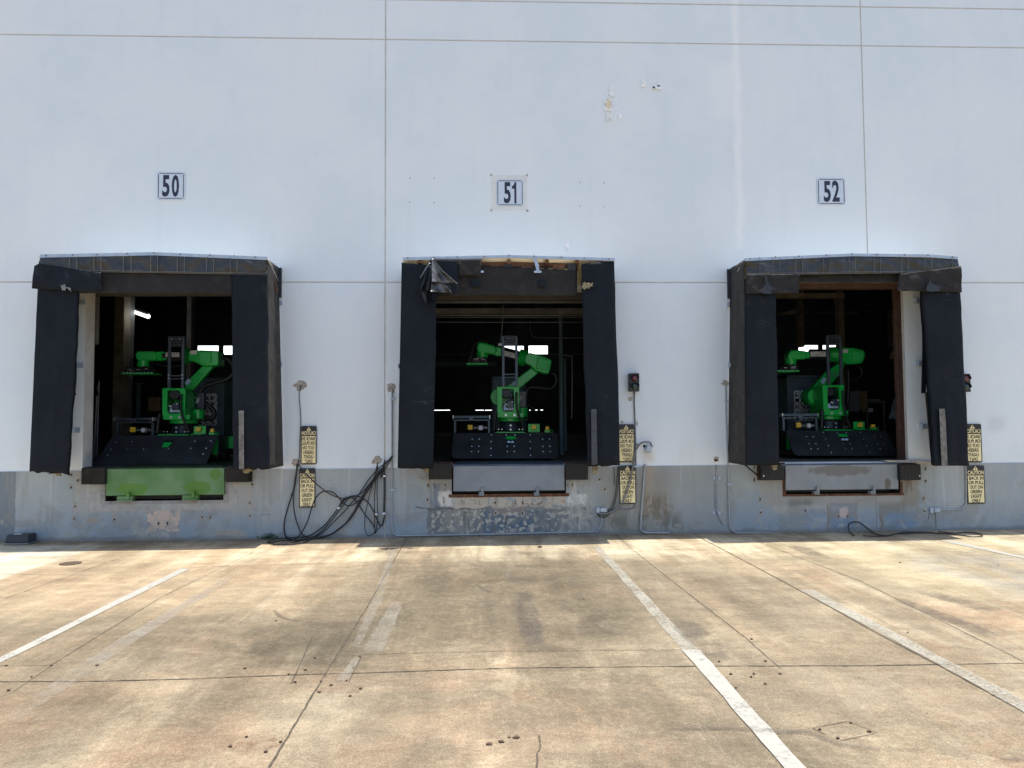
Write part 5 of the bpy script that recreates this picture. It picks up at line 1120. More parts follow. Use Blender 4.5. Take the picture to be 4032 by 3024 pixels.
# parts shared by all three robots, measured on the middle one and shifted by dx
X51 = P(*R51(857, 1150), 1.75).x
MARK = None
def mboard():
    m = NT('marker_board_print'); return m.mat
def rprism(pts, Y, dep, dx, q=R51): 
    return MB().prism([T(q, x, y, Y, dx) for x, y in pts], (0, dep, 0))
def rbox(mb, x0, y0, x1, y1, Y, dep, dx):
    a = T(R51, x0, y1, Y, dx); b = T(R51, x1, y0, Y, dx); mb.box(a.x, b.x, Y, Y+dep, a.z, b.z); return mb
def apron(t, dx, kind):
    Yb, Yt = .95, 1.35
    def AP(x, y, off=0.0):
        f = (y-1205)/(1465-1205); Y = lerp(Yt, Yb, f); p = P(*R51(x, y), Y+off); p.x += dx; return p
    if kind == 50: out = [(285, 1205), (1320, 1205), (1328, 1400), (1325, 1500), (210, 1500), (258, 1330)]
    else: out = [(275, 1205), (1330, 1205), (1346, 1400), (1343, 1430), (1328, 1455), (1300, 1466), (300, 1466), (272, 1455), (257, 1430), (256, 1400)]
    o = MB().prism([AP(*p) for p in out], (0, .012, 0)).build('apron', M['apron'], t, bevel=.004)
    mb = MB()
    if kind != 50:
        for x in (685, 1035): mb.prism([AP(x, 1206, -.006), AP(x+5, 1206, -.006), AP(x+5, 1464, -.006), AP(x, 1464, -.006)], (0, .005, 0))
        mb.build('fold_line', M['black'], o)
    bolts = [(465, 1269), (535, 1269), (461, 1342), (532, 1342), (458, 1396), (529, 1396), (660, 1225), (658, 1294), (656, 1363), (655, 1434), (812, 1227), (903, 1227), (822, 1342), (893, 1342), (822, 1395), (893, 1395), (1054, 1225), (1056, 1294), (1058, 1363), (1060, 1434), (1183, 1269), (1253, 1268), (1186, 1343), (1257, 1342), (1188, 1396), (1260, 1396)]
    if kind == 50: bolts = [(340, 1270), (500, 1268), (330, 1345), (490, 1343), (645, 1342), (320, 1405), (890, 1338), (1110, 1335), (1260, 1335), (1120, 1265), (1275, 1262), (1255, 1392)]
    mb = MB()
    for x, y in bolts: c = AP(x, y, -.002); mb.cyl(c, c+Vector((0, -.010, .003)), .0085, 8)
    mb.build('bolt', M['chrome'], o, smooth=True)
    w = MB().prism([AP(x, y, -.004) for x, y in [(812, 1250), (905, 1250), (905, 1318), (812, 1318)]], (0, .003, 0)).build('window', M['void'], o)
    if kind != 50:
        mb = MB(); mb.prism([AP(x, y, -.008) for x, y in [(815, 1240), (900, 1240), (912, 1262), (880, 1270), (838, 1270), (808, 1262)]], (0, .003, 0)); mb.build('bracket', M['green'], w)
        mb = MB()
        for x in (838, 876): c = AP(x, 1300, -.008); mb.ball(c, .035, .9, .2, .75, 12, 8)
        mb.build('lamp_lens', M['bluewhite'], w, smooth=True)
    else:
        mb = MB(); mb.prism([AP(x, y, -.010) for x, y in [(822, 1275), (900, 1275), (880, 1322), (815, 1322)]], (0, .003, 0)); mb.build('bracket', M['green'], w)
def robot(label, dx, kind):
    base = P(*R51(857, 1500), 1.8); t = thing('unloading_robot', (base.x+dx, 1.8, FLOOR+.02), label, 'robot', 'green unloading robots in the dock doors')
    apron(t, dx, kind)
    mb = MB(); rbox(mb, 290, 1215, 1315, 1420, 1.40, 1.5, dx); mb.build('chassis', M['black'], t, bevel=.01)
    mb = MB()
    for x in ((290, 340), (1260, 1310)): rbox(mb, x[0], 1240, x[1], 1400, 1.37, .03, dx)
    mb.split('chassis_rail', M['green'], t)
    for x in (480, 1235):
        a = T(R51, x, 1480, 1.5, dx); a.z = FLOOR+.085; mb = MB(); mb.cyl(a+Vector((-.03, 0, 0)), a+Vector((.03, 0, 0)), .07, 20); wh = mb.build('wheel', M['hose'], t, smooth=True)
        mb = MB(); mb.box(a.x-.045, a.x+.045, a.y-.03, a.y+.03, a.z+.02, a.z+.12); mb.build('caster_fork', M['green'], wh)
    if kind == 50:
        mb = MB(); mb.prism([T(R50, x, y, 1.9) for x, y in [(1290, 1240), (1400, 1238), (1400, 1365), (1275, 1360)]], (0, .6, 0)); mb.build('side_tank', M['green'], t, bevel=.01)
        a = P(*R50(1275, 1440), 1.75); b = a+Vector((.1, 0, 0)); mb = MB(); mb.cyl(a-Vector((.02, 0, 0)), b, .12, 26); mb.build('drive_wheel', M['hose'], t, smooth=True)
    # deck plate
    mb = MB(); mb.prism([T(R51, x, y, 1.42, dx) for x, y in [(680, 1218), (715, 1193), (995, 1193), (1030, 1218), (1150, 1220), (1150, 1228), (1000, 1230), (985, 1206), (725, 1206), (700, 1228)]], (0, .5, 0)); mb.build('deck_plate', M['green'], t, bevel=.003)
    # pedestal
    mb = MB(); c0 = T(R51, 857, 1195, 1.85, dx); c1 = T(R51, 857, 1085, 1.85, dx); mb.tube([c0, c0+(c1-c0)*.15, c0+(c1-c0)*.8, c1], [.30, .22, .19, .21], 28); mb.build('pedestal', M['black'], t, smooth=True)
    mb = MB()
    for x, y in ((857, 1128), (857, 1170), (945, 1168), (768, 1168), (978, 1168), (735, 1168)): c = T(R51, x, y, 1.55, dx); mb.cyl(c, c+Vector((0, -.015, 0)), .016 if x == 857 else .011, 10)
    mb.build('pedestal_bolt', M['chrome'], t, smooth=True).data.materials[0] = M['chrome']
    mb = MB(); mb.cyl(T(R51, 857, 1086, 1.85, dx), T(R51, 857, 1052, 1.85, dx), .235, 40); mb.build('turntable', M['green'], t, bevel=.006, smooth=True)
    mb = MB()
    for k in range(18): an = math.radians(180+k*10); c = T(R51, 857, 1050, 1.85, dx)+Vector((.215*math.cos(an), .215*math.sin(an), .0)); mb.cyl(c, c+Vector((0, 0, .012)), .009, 6)
    mb.build('flange_bolt', M['green2'], t)
    # turret bracket: open-fronted green housing
    Yf_ = 1.52
    o_ = [(715, 733), (943, 733), (938, 800), (940, 1010), (968, 1035), (958, 1048), (770, 1048), (725, 1008), (722, 950), (718, 800)]
    i_ = [(768, 752), (890, 752), (895, 870), (893, 985), (790, 990), (770, 965), (768, 870)]
    mb = MB(); vo = [T(R51, x, y, Yf_, dx) for x, y in o_]; 
    # ring-shaped front plate built from quads between outer and inner outlines
    N = 40
    def samp(poly, k):
        P_ = poly+[poly[0]]; Ls = [math.dist(P_[i], P_[i+1]) for i in range(len(poly))]; tot = sum(Ls); d = tot*k/N
        for i, l in enumerate(Ls):
            if d <= l: return (lerp(P_[i][0], P_[i+1][0], d/l), lerp(P_[i][1], P_[i+1][1], d/l))
            d -= l
        return P_[-1]
    def angsort(poly, k):
        an = -math.pi+2*math.pi*k/N; cx, cy = 830, 880; best = None
        for i in range(len(poly)):
            x1, y1 = poly[i]; x2, y2 = poly[(i+1) % len(poly)]; dx_, dy_ = math.cos(an), math.sin(an); ex, ey = x2-x1, y2-y1
            den = dx_*ey-dy_*ex
            if abs(den) < 1e-9: continue
            tt = ((x1-cx)*ey-(y1-cy)*ex)/den; uu = ((x1-cx)*dy_-(y1-cy)*dx_)/den
            if tt > 0 and -1e-6 <= uu <= 1+1e-6: best = (cx+dx_*tt, cy+dy_*tt)
        return best
    out = [T(R51, *angsort(o_, k), Yf_, dx) for k in range(N)]; inn = [T(R51, *angsort(i_, k), Yf_, dx) for k in range(N)]
    off = Vector((0, .014, 0)); vs = out+inn+[v+off for v in out]+[v+off for v in inn]; fs = []
    for k in range(N):
        j = (k+1) % N; fs += [[k, j, N+j, N+k], [2*N+k, 3*N+k, 3*N+j, 2*N+j], [k, 2*N+k, 2*N+j, j], [N+k, N+j, 3*N+j, 3*N+k]]
    mb.add(vs, fs); tur = mb.build('turret_plate', M['green'], t)
    mb = MB()      # side cheeks and floor of the housing
    a = T(R51, 716, 735, Yf_, dx); b = T(R51, 722, 1000, Yf_, dx); mb.prism([a, b, b+Vector((0, .55, 0)), a+Vector((0, .5, 0))], (.012, 0, 0))
    a = T(R51, 938, 735, Yf_, dx); b = T(R51, 938, 1005, Yf_, dx); mb.prism([a, b, b+Vector((0, .55, 0)), a+Vector((0, .3, 0))], (.012, 0, 0))
    a = T(R51, 725, 1000, Yf_, dx); b = T(R51, 990, 1045, Yf_, dx); mb.box(a.x, b.x, Yf_+.02, Yf_+.6, b.z, a.z)
    a = T(R51, 716, 737, Yf_, dx); b = T(R51, 943, 731, Yf_, dx); mb.box(a.x, b.x, Yf_-.03, Yf_-.001, a.z, b.z)
    mb.build('turret_housing', M['green'], t, bevel=.006)
    mb = MB()
    for x in (808, 897): c = T(R51, x, 1022, Yf_, dx); mb.cyl(c, c+Vector((0, -.014, 0)), .022, 12)
    mb.build('turret_bolt', M['chrome'], t, smooth=True)
    mb = MB(); c = T(R51, 815, 795, 1.60, dx); mb.cyl(c, c+Vector((0, .25, 0)), .088, 28); mb.build('motor', M['black'], t, bevel=.008, smooth=True)
    mb = MB(); rbox(mb, 818, 880, 885, 950, 1.50, .12, dx); dv = mb.build('control_unit', M['screen'], t, bevel=.006)
    mb = MB(); rbox(mb, 784, 948, 892, 972, 1.56, .06, dx); rbox(mb, 785, 925, 812, 948, 1.57, .04, dx); rbox(mb, 878, 905, 891, 948, 1.57, .04, dx); mb.build('mount_tray', M['bluewhite'], dv, bevel=.003)
    mb = MB()
    for x, y in ((815, 914), (800, 910), (872, 888)): c = T(R51, x, y, 1.49, dx); mb.box(c.x-.010, c.x+.010, c.y-.005, c.y+.01, c.z-.012, c.z+.012)
    mb.split('plug', M['white'], dv)
    mb = MB()
    for k in range(7):
        x = 860+random.uniform(-30, 25); y = 770+k*16; mb.tube(crom([T(R51, x, y, 1.75, dx), T(R51, x+20, y+20, 1.62, dx), T(R51, 890+random.uniform(-10, 5), y+60, 1.7, dx)], 5), .007, 6)
    mb.build('wiring', M['hose'], t, smooth=True)
    # mast
    mb = MB()
    for x0, x1 in ((770, 794), (905, 928)): rbox(mb, x0, 213, x1, 735, 1.50, .05, dx)
    mast = mb.build('mast', M['alu'], t, bevel=.004)
    mb = MB()
    for y0, y1 in ((212, 222), (262, 274), (285, 296), (600, 612), (632, 642)): rbox(mb, 794, y0, 905, y1, 1.51, .035, dx)
    mb.split('crossbar', M['alu'], mast, bevel=.002)
    mb = MB(); rbox(mb, 802, 226, 896, 252, 1.49, .05, dx); rbox(mb, 806, 298, 894, 312, 1.49, .05, dx); mb.split('camera_bar', M['screen'], mast, bevel=.004)
    mb = MB()
    for x, y in ((782, 600), (782, 632), (917, 600), (917, 632)): c = T(R51, x, y, 1.5, dx); mb.cyl(c, c+Vector((0, -.008, 0)), .011, 8)
    for x in (812, 888): c = T(R51, x, 239, 1.49, dx); mb.cyl(c, c+Vector((0, -.006, 0)), .009, 8)
    mb.build('bolt', M['chrome'] if kind == 50 else M['alu'], mast)
    # left accessory rack
    mb = MB(); rbox(mb, 268, 1027, 648, 1055, 1.45, .14, dx); rk = mb.build('guide_rail', M['teal_col'] if kind != 50 else M['alu'], t, bevel=.006)
    mb = MB(); rbox(mb, 266, 1024, 274, 1058, 1.445, .15, dx); rbox(mb, 641, 1024, 649, 1058, 1.445, .15, dx); mb.split('end_cap', M['chrome'], rk)
    mb = MB(); rbox(mb, 272, 1065, 648, 1083, 1.48, .05, dx); rbox(mb, 278, 1083, 300, 1205, 1.48, .05, dx); rbox(mb, 625, 1083, 647, 1205, 1.48, .05, dx); rbox(mb, 430, 1030, 478, 1080, 1.44, .05, dx); mb.build('rack_frame', M['alu'], t, bevel=.003)
    mb = MB(); rbox(mb, 419, 1121, 469, 1173, 1.46, .06, dx); mb.build('switch_box', M['yellow'], t, bevel=.008)
    c = T(R51, 551, 1152, 1.46, dx); mb = MB(); mb.cyl(c, c+Vector((0, .03, 0)), .042, 24); g = mb.build('pressure_gauge', M['conduit'], t, smooth=True)
    MB().cyl(c+Vector((0, -.004, 0)), c+Vector((0, -.001, 0)), .035, 24).build('gauge_face', M['white'], g)
    mb = MB(); rbox(mb, 525, 1128, 578, 1178, 1.495, .05, dx); rbox(mb, 478, 1145, 525, 1160, 1.50, .02, dx); rbox(mb, 578, 1143, 620, 1160, 1.50, .02, dx); rbox(mb, 484, 1140, 496, 1164, 1.495, .03, dx); rbox(mb, 596, 1138, 610, 1166, 1.495, .03, dx); mb.build('valve', M['conduit_dark'], t, bevel=.004)
    mb = MB()
    for k in range(5): mb.tube(crom([T(R51, 380+20*k, 1190, 1.55, dx), T(R51, 350+24*k, 1140+random.uniform(-20, 20), 1.52, dx), T(R51, 400+40*k, 1120, 1.6, dx)], 6), .006, 6)
    mb.tube(crom([T(R51, 648, 1150, 1.5, dx), T(R51, 660, 1180, 1.5, dx), T(R51, 690, 1185, 1.5, dx), T(R51, 712, 1165, 1.5, dx), T(R51, 708, 1150, 1.5, dx)], 6), .010, 8)
    mb.tube(crom([T(R51, 700, 990, 1.5, dx), T(R51, 694, 1060, 1.48, dx), T(R51, 690, 1120, 1.48, dx), T(R51, 686, 1180, 1.48, dx)], 6), .03, 10)
    mb.tube(crom([T(R51, 918, 790, 1.48, dx), T(R51, 916, 880, 1.46, dx), T(R51, 930, 990, 1.46, dx), T(R51, 965, 1090, 1.48, dx), T(R51, 1000, 1170, 1.5, dx)], 6), .020, 10)
    mb.build('hose', M['hose'], t, smooth=True)
    # right accessories
    mb = MB(); rbox(mb, 1036, 1112, 1154, 1198, 1.52, .012, dx); rbox(mb, 1036, 1190, 1154, 1198, 1.40, .12, dx); mb.build('tray', M['green'], t, bevel=.003)
    mb = MB(); mb.prism([T(R51, x, y, 1.45, dx) for x, y in [(1076, 1122), (1122, 1122), (1116, 1166), (1068, 1164)]], (0, .06, 0)); mb.build('switch_box', M['yellow'], t, bevel=.008)
    mb = MB(); mb.prism([T(R51, x, y, 1.45, dx) for x, y in [(1218, 1137), (1248, 1137), (1250, 1158), (1254, 1173), (1208, 1173), (1216, 1155)]], (0, .07, 0)); mb.build('beacon', M['yellow'], t, bevel=.006)
    mb = MB(); rbox(mb, 1205, 1176, 1256, 1200, 1.45, .08, dx); c = T(R51, 1275, 1187, 1.47, dx)
    mb.tube([c+Vector((.024*math.cos(a_*.4488), 0, .024*math.sin(a_*.4488))) for a_ in range(15)], .006, 6, False); mb.build('beacon_mount', M['green'], t)
    # right pedestal gearbox
    mb = MB(); mb.cyl(T(R51, 975, 1040, 1.95, dx), T(R51, 975, 948, 1.95, dx), .10, 24); rbox(mb, 940, 945, 1015, 955, 1.85, .2, dx); mb.build('gearbox', M['green'], t, bevel=.006, smooth=True)
    mb = MB(); rbox(mb, 945, 780, 1012, 940, 2.0, .12, dx); jb = mb.build('power_box', M['screen'], t, bevel=.006)
    mb = MB()
    for x in (955, 970): mb.tube([T(R51, x, 828, 1.99, dx), T(R51, x-6, 858, 1.99, dx), T(R51, x-20, 885, 1.99, dx)], .008, 6)
    mb.split('lead', M['white'], jb)
    # cabinet with marker board
    cx = P(*R51(860, 900), 1.85).x+dx; Yc = 2.95
    mb = MB(); mb.box(cx-.31, cx+.31, Yc, Yc+.5, FLOOR+.35, 2.62); cb = mb.build('cabinet', M['cabinet'], t, bevel=.01)
    mb = MB(); mb.box(cx-.33, cx-.312, Yc-.03, Yc+.5, FLOOR+.35, 2.66); mb.box(cx+.312, cx+.33, Yc-.03, Yc+.5, FLOOR+.35, 2.66); mb.box(cx-.33, cx+.33, Yc-.03, Yc+.5, 2.622, 2.66); mb.box(cx-.30, cx+.30, Yc-.02, Yc-.002, 2.42, 2.435); mb.build('cabinet_frame', M['teal_col'], cb)
    bx0, bx1 = cx-.19, cx+.19; bz0, bz1 = 1.74, 2.36; nx, nz = 19, 31; mb = MB(); rnd = random.Random(5)
    mb.cur = 0; mb.box(bx0, bx1, Yc-.012, Yc-.003, bz0, bz1); mb.cur = 1
    cw = (bx1-bx0)/nx; ch = (bz1-bz0)/nz
    for i in range(nx):
        for j in range(nz):
            u, v = i % 6, j % 6; dark = False
            if u == 0 and v == 0: dark = True
            elif 1 <= u <= 5 and 1 <= v <= 5: dark = rnd.random() < (.8 if (u in (1, 5) or v in (1, 5)) else .4) and u != 5 and v != 5
            if dark: mb.box(bx0+i*cw, bx0+(i+1)*cw, Yc-.014, Yc-.0125, bz0+j*ch, bz0+(j+1)*ch)
    mb.build('calibration_board', [M['boardw'], M['black']], t)
    return t
M['boardw'] = mat('board_white', (.85, .85, .87), .6)
EL = 1.98       # depth of the arm plane
def arm(t, q, d):
    def pr(pts, Y, dep, name, mm, bev=.012, par=None, smooth=False):
        return MB().prism([P(*q(*p), Y) for p in pts], (0, dep, 0)).build(name, M[mm], par or t, bevel=bev, segs=3)
    lk = pr(d['link'], EL, .13, 'lower_arm', 'green', .02)
    if 'stick' in d: pr(d['stick'], EL-.004, .003, 'label', 'bluewhite', 0, lk)
    if 'shoulder' in d:
        (sx, sy, sr) = d['shoulder']; c = P(*q(sx, sy), EL-.06); MB().cyl(c, c+Vector((0, .34, 0)), sr*.3858*13.7/F, 40).build('shoulder', M['green'], t, bevel=.015, smooth=True)
    el = pr(d['elbow'], EL-.14, .34, 'elbow_housing', 'green', .028)
    pr(d['cover'], EL-.165, .03, 'cover_plate', 'green2', .012, el)
    mb = MB()
    for x, y in d['ebolts']: c = P(*q(x, y), EL-.166); mb.cyl(c, c+Vector((0, -.01, 0)), .009, 8)
    mb.build('bolt', M['hose'], el)
    # collar rings along the forearm axis
    A = P(*q(*d['ax0']), EL); B = P(*q(*d['ax1']), EL); D_ = (B-A)
    mb = MB(); Lr = D_.length; n = 14; pts = []; rs = []
    for i in range(n+1):
        pts.append(A+D_*(i/n)); rs.append(d['cr']*(1.0 if i % 2 else .93))
    mb.tube(pts, rs, 28); mb.build('collar', M['green'], t, smooth=True)
    A2 = B; B2 = P(*q(*d['ax2']), EL); mb = MB(); mb.tube([A2, B2], d['tr'], 24); mb.build('forearm_tube', M['black'], t, smooth=True)
    lb = pr(d['label'], EL-d['tr']-.012, .008, 'nameplate', d.get('lmat', 'white'), .001)
    # writing on the nameplate, following its slope
    p0, p1, p2, p3 = [P(*q(*p), EL-d['tr']-.014) for p in d['label']]
    for r_, tx in enumerate(('PICKLE', 'ROBOT')):
        for i, chh in enumerate(tx):
            u = .09+.82*(i+.1)/len(tx) if tx == 'PICKLE' else .09+.82*(i+.1)/6; v = .14+.46*r_
            def at(uu, vv): return (p0.lerp(p1, uu)).lerp(p3.lerp(p2, uu), vv)
            g_ = text_mb(chh, 0, 1, 0, 1, 0, 0, False, .01); wch = .028 if chh == 'I' else .085
            for vv_ in g_.v:
                pz = at(u+wch*vv_.x, v+.27*(1-vv_.z)); vv_.x, vv_.y, vv_.z = pz.x, pz.y-.001, pz.z
            g_.build('letter', M['ink'], lb)
    pr(d['fork'], EL-.09, .18, 'wrist_fork', 'green', .02)
    w = pr(d['caps'], EL-.12, .22, 'wrist_housing', 'green', .03)
    if d.get('capcover'): pr(d['capcover'], EL-.13, .02, 'wrist_cover', 'green2', .008, w)
    a = P(*q(*d['w0']), EL-.02); b = P(*q(*d['w1']), EL-.02); MB().tube([a, a.lerp(b, .35), a.lerp(b, .36), b], [.095, .095, .105, .10], 26).build('wrist', M['green'], t, smooth=True)
    gx0, gx1, gy0, gy1 = d['grip']
    gb = MB(); a = P(*q(gx0, gy1), EL-.1); b = P(*q(gx1, gy0), EL-.1); gb.box(lerp(a.x, b.x, .25), lerp(a.x, b.x, .95), EL-.14, EL+.14, a.z+.015, lerp(a.z, b.z, .75)); gb.box(lerp(a.x, b.x, .5), lerp(a.x, b.x, .8), EL-.1, EL+.1, lerp(a.z, b.z, .7), b.z+.02); g = gb.build('gripper_body', M['black'], t, bevel=.008)
    mb = MB(); rr = random.Random(int(gx0))
    for k in range(16):
        x = lerp(a.x, b.x, rr.uniform(.02, .98)); z = lerp(a.z, b.z, rr.uniform(.15, .9)); mb.box(x-.014, x+.014, EL-.19+rr.uniform(0, .04), EL-.14, z-.012, z+.012)
    for k in range(8):
        x = lerp(a.x, b.x, rr.uniform(.0, .9)); mb.tube(crom([(x, EL-.15, a.z+.02), (x+rr.uniform(-.05, .05), EL-.2, lerp(a.z, b.z, .6)), (x+rr.uniform(-.03, .1), EL-.12, lerp(a.z, b.z, .9))], 5), .007, 6)
    mb.build('gripper_fitting', M['hose'], g)
    mb = MB()
    for k in range(5):
        x = lerp(a.x, b.x, rr.uniform(.2, .9)); z = lerp(a.z, b.z, rr.uniform(.3, .7)); mb.box(x-.022, x+.022, EL-.205, EL-.191, z-.009, z+.009)
    mb.build('gripper_tag', M['conduit'], g)
    px0, px1, py0, py1 = d['pl']
    a = P(*q(px0, py1), EL-.15); b = P(*q(px1, py0), EL-.15); mb = MB(); mb.box(a.x, b.x, EL-.2, EL+.2, a.z, b.z); pl_ = mb.build('suction_plate', M['green2'], t, bevel=.004)
    mb = MB()
    for k in range(9): x = lerp(a.x, b.x, (k+.5)/9); mb.cyl((x, EL-.17, b.z), (x, EL-.17, b.z+.014), .008, 6)
    mb.build('stud', M['chrome'], pl_)
    for k, (pts, r) in enumerate(d['hoses']):
        mb = MB(); mb.tube(crom([P(*q(*p[:2]), p[2] if len(p) > 2 else EL+.12) for p in pts], 7), r, 10); mb.build('hose', M['hose'], t, smooth=True)
    if 'box' in d: pr(d['box'], EL-.17, .01, 'warning_label', 'white', 0, el)

dx50 = P(*R50(815, 1175), 1.55).x - P(*R51(857, 1150), 1.55).x
dx52 = P(*R52(755, 1140), 1.55).x - P(*R51(857, 1150), 1.55).x
t50 = robot('green robot arm behind door 50, forearm level, beside brown columns', dx50, 50)
t51 = robot('green robot arm behind door 51, forearm sloping up to the left', 0.0, 51)
t52 = robot('green robot arm behind door 52, gripper partly hidden behind the left curtain', dx52, 52)
arm(t51, R51, dict(link=[(790, 745), (905, 660), (1065, 540), (1145, 590), (950, 752), (905, 800), (840, 800)], shoulder=(742, 838, 92),
    stick=[(862, 703), (903, 668), (905, 716), (880, 722)],
    elbow=[(1005, 400), (1060, 385), (1205, 425), (1280, 460), (1262, 560), (1248, 604), (1200, 598), (1118, 572), (1060, 520), (1000, 488), (985, 440)],
    cover=[(1140, 425), (1235, 460), (1252, 480), (1235, 562), (1120, 550), (1114, 510)], ebolts=[(1133, 440), (1130, 470), (1128, 505), (1125, 545)],
    ax0=(1010, 448), ax1=(935, 425), cr=.155, ax2=(760, 378), tr=.105, label=[(793, 365), (905, 392), (905, 443), (793, 418)],
    fork=[(680, 318), (768, 332), (770, 420), (720, 420), (678, 405)], caps=[(512, 325), (520, 292), (545, 276), (585, 280), (690, 312), (716, 340), (718, 375), (700, 402), (670, 402), (560, 385), (525, 372), (512, 350)],
    capcover=[(524, 325), (533, 300), (552, 290), (685, 325), (700, 350), (690, 388), (560, 368), (530, 355)],
    w0=(567, 375), w1=(567, 434), grip=(425, 622, 428, 492), pl=(405, 626, 494, 508),
    hoses=[([(640, 278), (560, 262), (500, 290), (468, 350), (455, 440)], .022), ([(1270, 590), (1310, 610), (1325, 670), (1300, 730), (1240, 755), (1140, 742), (1070, 740), (1030, 760), (1020, 830)], .028), ([(1030, 920), (1080, 945), (1110, 990)], .015), ([(1015, 760), (1018, 900), (1025, 1080)], .03)]))
arm(t50, R50, dict(link=[(895, 700), (940, 660), (1075, 522), (1200, 518), (1040, 700), (920, 828), (905, 800)],
    stick=[(898, 690), (935, 648), (968, 675), (925, 720)], shoulder=(880, 860, 95),
    elbow=[(930, 366), (1060, 358), (1240, 366), (1246, 440), (1244, 518), (1080, 520), (1030, 497), (1000, 480), (940, 470)],
    cover=[(1062, 372), (1168, 376), (1166, 492), (1042, 490), (1045, 400)], ebolts=[(1044, 410), (1040, 448), (1048, 486)], box=[(960, 362), (1026, 362), (1020, 402), (957, 400)],
    ax0=(935, 418), ax1=(905, 420), cr=.155, ax2=(690, 420), tr=.10, label=[(705, 382), (845, 382), (842, 428), (705, 428)],
    fork=[(600, 375), (690, 372), (715, 395), (712, 462), (610, 470)], caps=[(390, 415), (396, 385), (418, 368), (580, 368), (606, 385), (612, 418), (606, 450), (582, 468), (430, 468), (400, 450)],
    capcover=[(402, 415), (410, 390), (426, 378), (575, 378), (595, 392), (600, 418), (592, 446), (575, 458), (432, 458), (408, 442)],
    w0=(477, 470), w1=(477, 530), grip=(300, 560, 528, 592), pl=(265, 586, 593, 606),
    hoses=[([(560, 485), (640, 510), (780, 525), (900, 505), (940, 470)], .022), ([(1285, 430), (1350, 460), (1390, 520), (1392, 600), (1320, 660), (1200, 695), (1090, 740), (1060, 800), (1080, 880), (1150, 930), (1200, 985), (1190, 1050), (1100, 1060)], .040), ([(370, 440), (350, 500), (340, 540)], .02)]))
arm(t52, R52, dict(link=[(850, 490), (780, 500), (665, 580), (520, 735), (470, 800), (456, 850), (475, 900), (540, 952), (620, 960), (650, 800), (710, 715), (830, 560)], shoulder=(560, 832, 92),
    stick=[(597, 686), (628, 640), (662, 655), (632, 708)],
    elbow=[(790, 342), (830, 332), (945, 335), (1052, 362), (1062, 400), (1048, 460), (1025, 494), (890, 504), (850, 492), (800, 462)],
    cover=[(925, 362), (1040, 372), (1050, 400), (1035, 452), (1015, 480), (925, 472)], ebolts=[(920, 380), (920, 415), (925, 455)], box=[(828, 352), (880, 352), (878, 388), (828, 388)],
    ax0=(800, 398), ax1=(670, 405), cr=.14, ax2=(490, 402), tr=.10, label=[(497, 374), (655, 372), (655, 424), (500, 424)],
    fork=[(430, 368), (492, 375), (494, 440), (430, 450)], caps=[(272, 400), (300, 358), (340, 358), (440, 366), (462, 385), (465, 430), (440, 452), (300, 458), (268, 450)],
    w0=(292, 450), w1=(292, 508), grip=(175, 360, 506, 568), pl=(150, 372, 568, 582),
    hoses=[([(330, 345), (290, 360), (258, 410), (248, 480), (250, 520)], .026), ([(960, 505), (1005, 540), (1022, 590), (1000, 640), (930, 665), (860, 685)], .022), ([(880, 560), (885, 700), (875, 900)], .03)]))

# ------------------------------------------------------------------ things inside
a = P(*Q50(735, 446), 6.5); b = P(*Q50(870, 494), 5.0)
t = thing('ceiling_lamp', ((a.x+b.x)/2, 5.7, a.z), 'lit white fluorescent tube lamp hanging inside door 50', 'lamp')
MB().tube([a, b], .045, 12).build('tube_light', M['tube'], t, smooth=True); d_ = Vector((0, 0, .06)); MB().tube([a+d_, b+d_], .04, 6).build('lamp_body', M['grey_col'], t)
t = thing('mesh_guard', P(*Q50(515, 1450), 2.2), 'narrow leaning wire mesh guard panel inside door 50 at left', 'guard panel')
mb = MB(); mb.tube([P(*Q50(537, 930), 2.2), P(*Q50(522, 1455), 2.2)], .009, 6); mb.tube([P(*Q50(520, 1030), 2.2), P(*Q50(498, 1450), 2.2)], .009, 6); mb.tube([P(*Q50(524, 1000), 2.2), P(*Q50(537, 930), 2.2)], .009, 6); mb.build('frame', M['conduit_dark'], t)
mb = MB()
for k in range(26):
    f = k/25; mb.tube([P(*Q50(lerp(520, 498, f), lerp(1040, 1450, f)), 2.2), P(*Q50(lerp(534, 522, f), lerp(1040, 1450, f)), 2.2)], .0025, 4)
for k in range(1, 4): mb.tube([P(*Q50(lerp(520, 534, k/4), 1040), 2.2), P(*Q50(lerp(498, 522, k/4), 1450), 2.2)], .0025, 4)
mb.build('wire_mesh', M['conduit'], t)
mb = MB(); mb.rect(Q50, 868, 1046, 950, 1140, 4.0, .4); tag(mb.build('storage_crate', M['card'], bevel=.01), 'dim brown crate behind the robot of door 50', 'crate')
mb = MB(); mb.rect(Q50, 790, 950, 806, 1210, 4.4, .1); mb.rect(Q50, 780, 945, 822, 955, 4.4, .15); tag(mb.build('floor_stand', M['teal_col']), 'dark slim stand between the column and robot of door 50', 'stand')
t = thing('pull_cord', P(*Q51(822, 690), .9), 'thin pull cord with metal switch hanging at the top of door 51', 'pull cord')
MB().tube([P(*Q51(833, 410), .9), P(*Q51(826, 550), .9), P(*Q51(815, 680), .9)], .007, 6).build('cord', M['conduit_dark'], t)
MB().rect(Q51, 798, 677, 823, 694, .88, .05).build('switch', M['conduit'], t, bevel=.004)
mb = MB(); mb.rect(Q52, 940, 1000, 1012, 1142, 3.2, .3); t = tag(mb.build('carton', mat('pale_carton', (.14, .14, .16), .8), bevel=.01), 'pale carton standing right of the robot in door 52', 'carton')
mb = MB(); mb.rect(Q52, 990, 1000, 1065, 1130, 3.6, .3); tag(mb.build('carton', M['card'], bevel=.01), 'brown carton with yellow edge behind the pale one in door 52', 'carton')
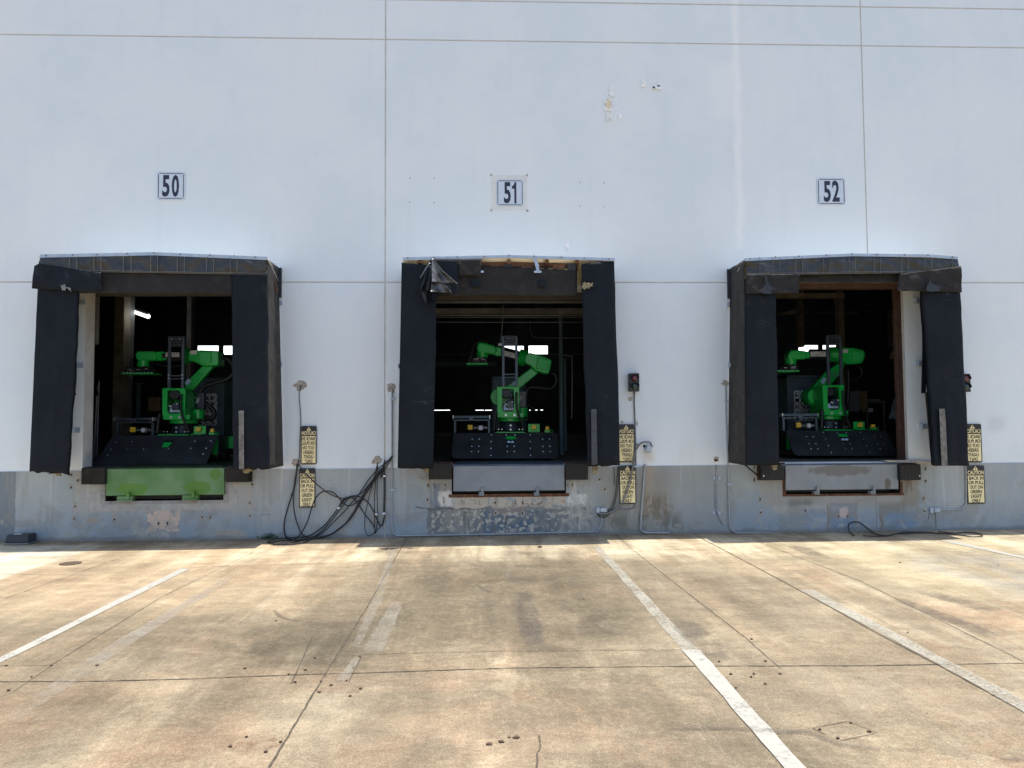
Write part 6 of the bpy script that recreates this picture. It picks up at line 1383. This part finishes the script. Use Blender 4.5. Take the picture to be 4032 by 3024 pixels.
t = thing('workbench', P(*Q52(1130, 1460), 4.2), 'dark cluttered workbench at the right inside door 52', 'bench')
mb = MB(); mb.rect(Q52, 1060, 1068, 1190, 1080, 4.0, .5); mb.build('bench_top', M['grey_col'], t)
for x in (1065, 1180): mb = MB(); mb.rect(Q52, x, 1080, x+8, 1460, 4.1, .05); mb.build('leg', M['grey_col'], t)
for i, (x0, y0, x1, y1, mm, lab) in enumerate(((1075, 1058, 1150, 1067, 'conduit', 'flat stack of papers on the bench in door 52'), (1070, 1118, 1105, 1145, 'boardw', 'small pale packet under the bench top in door 52'))):
    mb = MB(); mb.rect(Q52, x0, y0, x1, y1, 4.05, .25); tag(mb.build('paper_stack' if i == 0 else 'packet', M[mm], bevel=.006), lab, 'papers' if i == 0 else 'packet')
mb = MB(); c = P(*Q52(1250, 1130), 3.4)
mb.patch(lambda u, v: Vector((c.x+.22*(u-.5)*(0.15+v)*1.1+.02*noise.noise(Vector((u*5, v*5, 1))), 3.4-.08*math.sin(math.pi*u)*v+.05*noise.noise(Vector((u*7, v*6, 3))), c.z+.22-.42*v+.04*noise.noise(Vector((u*4, v*4, 7))))), 14, 14)
tag(mb.build('plastic_bag', M['bag'], smooth='open', solid=.002), 'crumpled translucent plastic bag hanging at the right inside door 52', 'plastic bag')

# ------------------------------------------------------------------ light
SY, SX = .060, .15
sd = Vector((SX, SY, 1)).normalized()
elev = math.asin(sd.z); az = math.atan2(sd.x, sd.y)
w = bpy.data.worlds.new('World'); sc.world = w; w.use_nodes = True; nt = w.node_tree
sky = nt.nodes.new('ShaderNodeTexSky'); sky.sky_type = 'NISHITA'; sky.sun_disc = False; sky.sun_elevation = elev; sky.sun_rotation = az
sky.altitude = 50; sky.air_density = 1.0; sky.dust_density = 1.5; sky.ozone_density = 1.0
bg = nt.nodes['Background']; nt.links.new(sky.outputs[0], bg.inputs[0]); bg.inputs[1].default_value = .15
ld = bpy.data.lights.new('sun', 'SUN'); ld.energy = 3.8; ld.angle = math.radians(.5); ld.color = (1.0, .955, .88)
lo = bpy.data.objects.new('sun', ld); COL.objects.link(lo); lo.rotation_euler = (-sd).to_track_quat('-Z', 'Y').to_euler(); lo.location = (3, 3, 30)
sc.view_settings.view_transform = 'Standard'; sc.view_settings.look = 'None'; sc.view_settings.gamma = 1; sc.view_settings.exposure = .68
try:
    sc.cycles.max_bounces = 6; sc.cycles.diffuse_bounces = 4; sc.cycles.transparent_max_bounces = 16
except Exception: pass
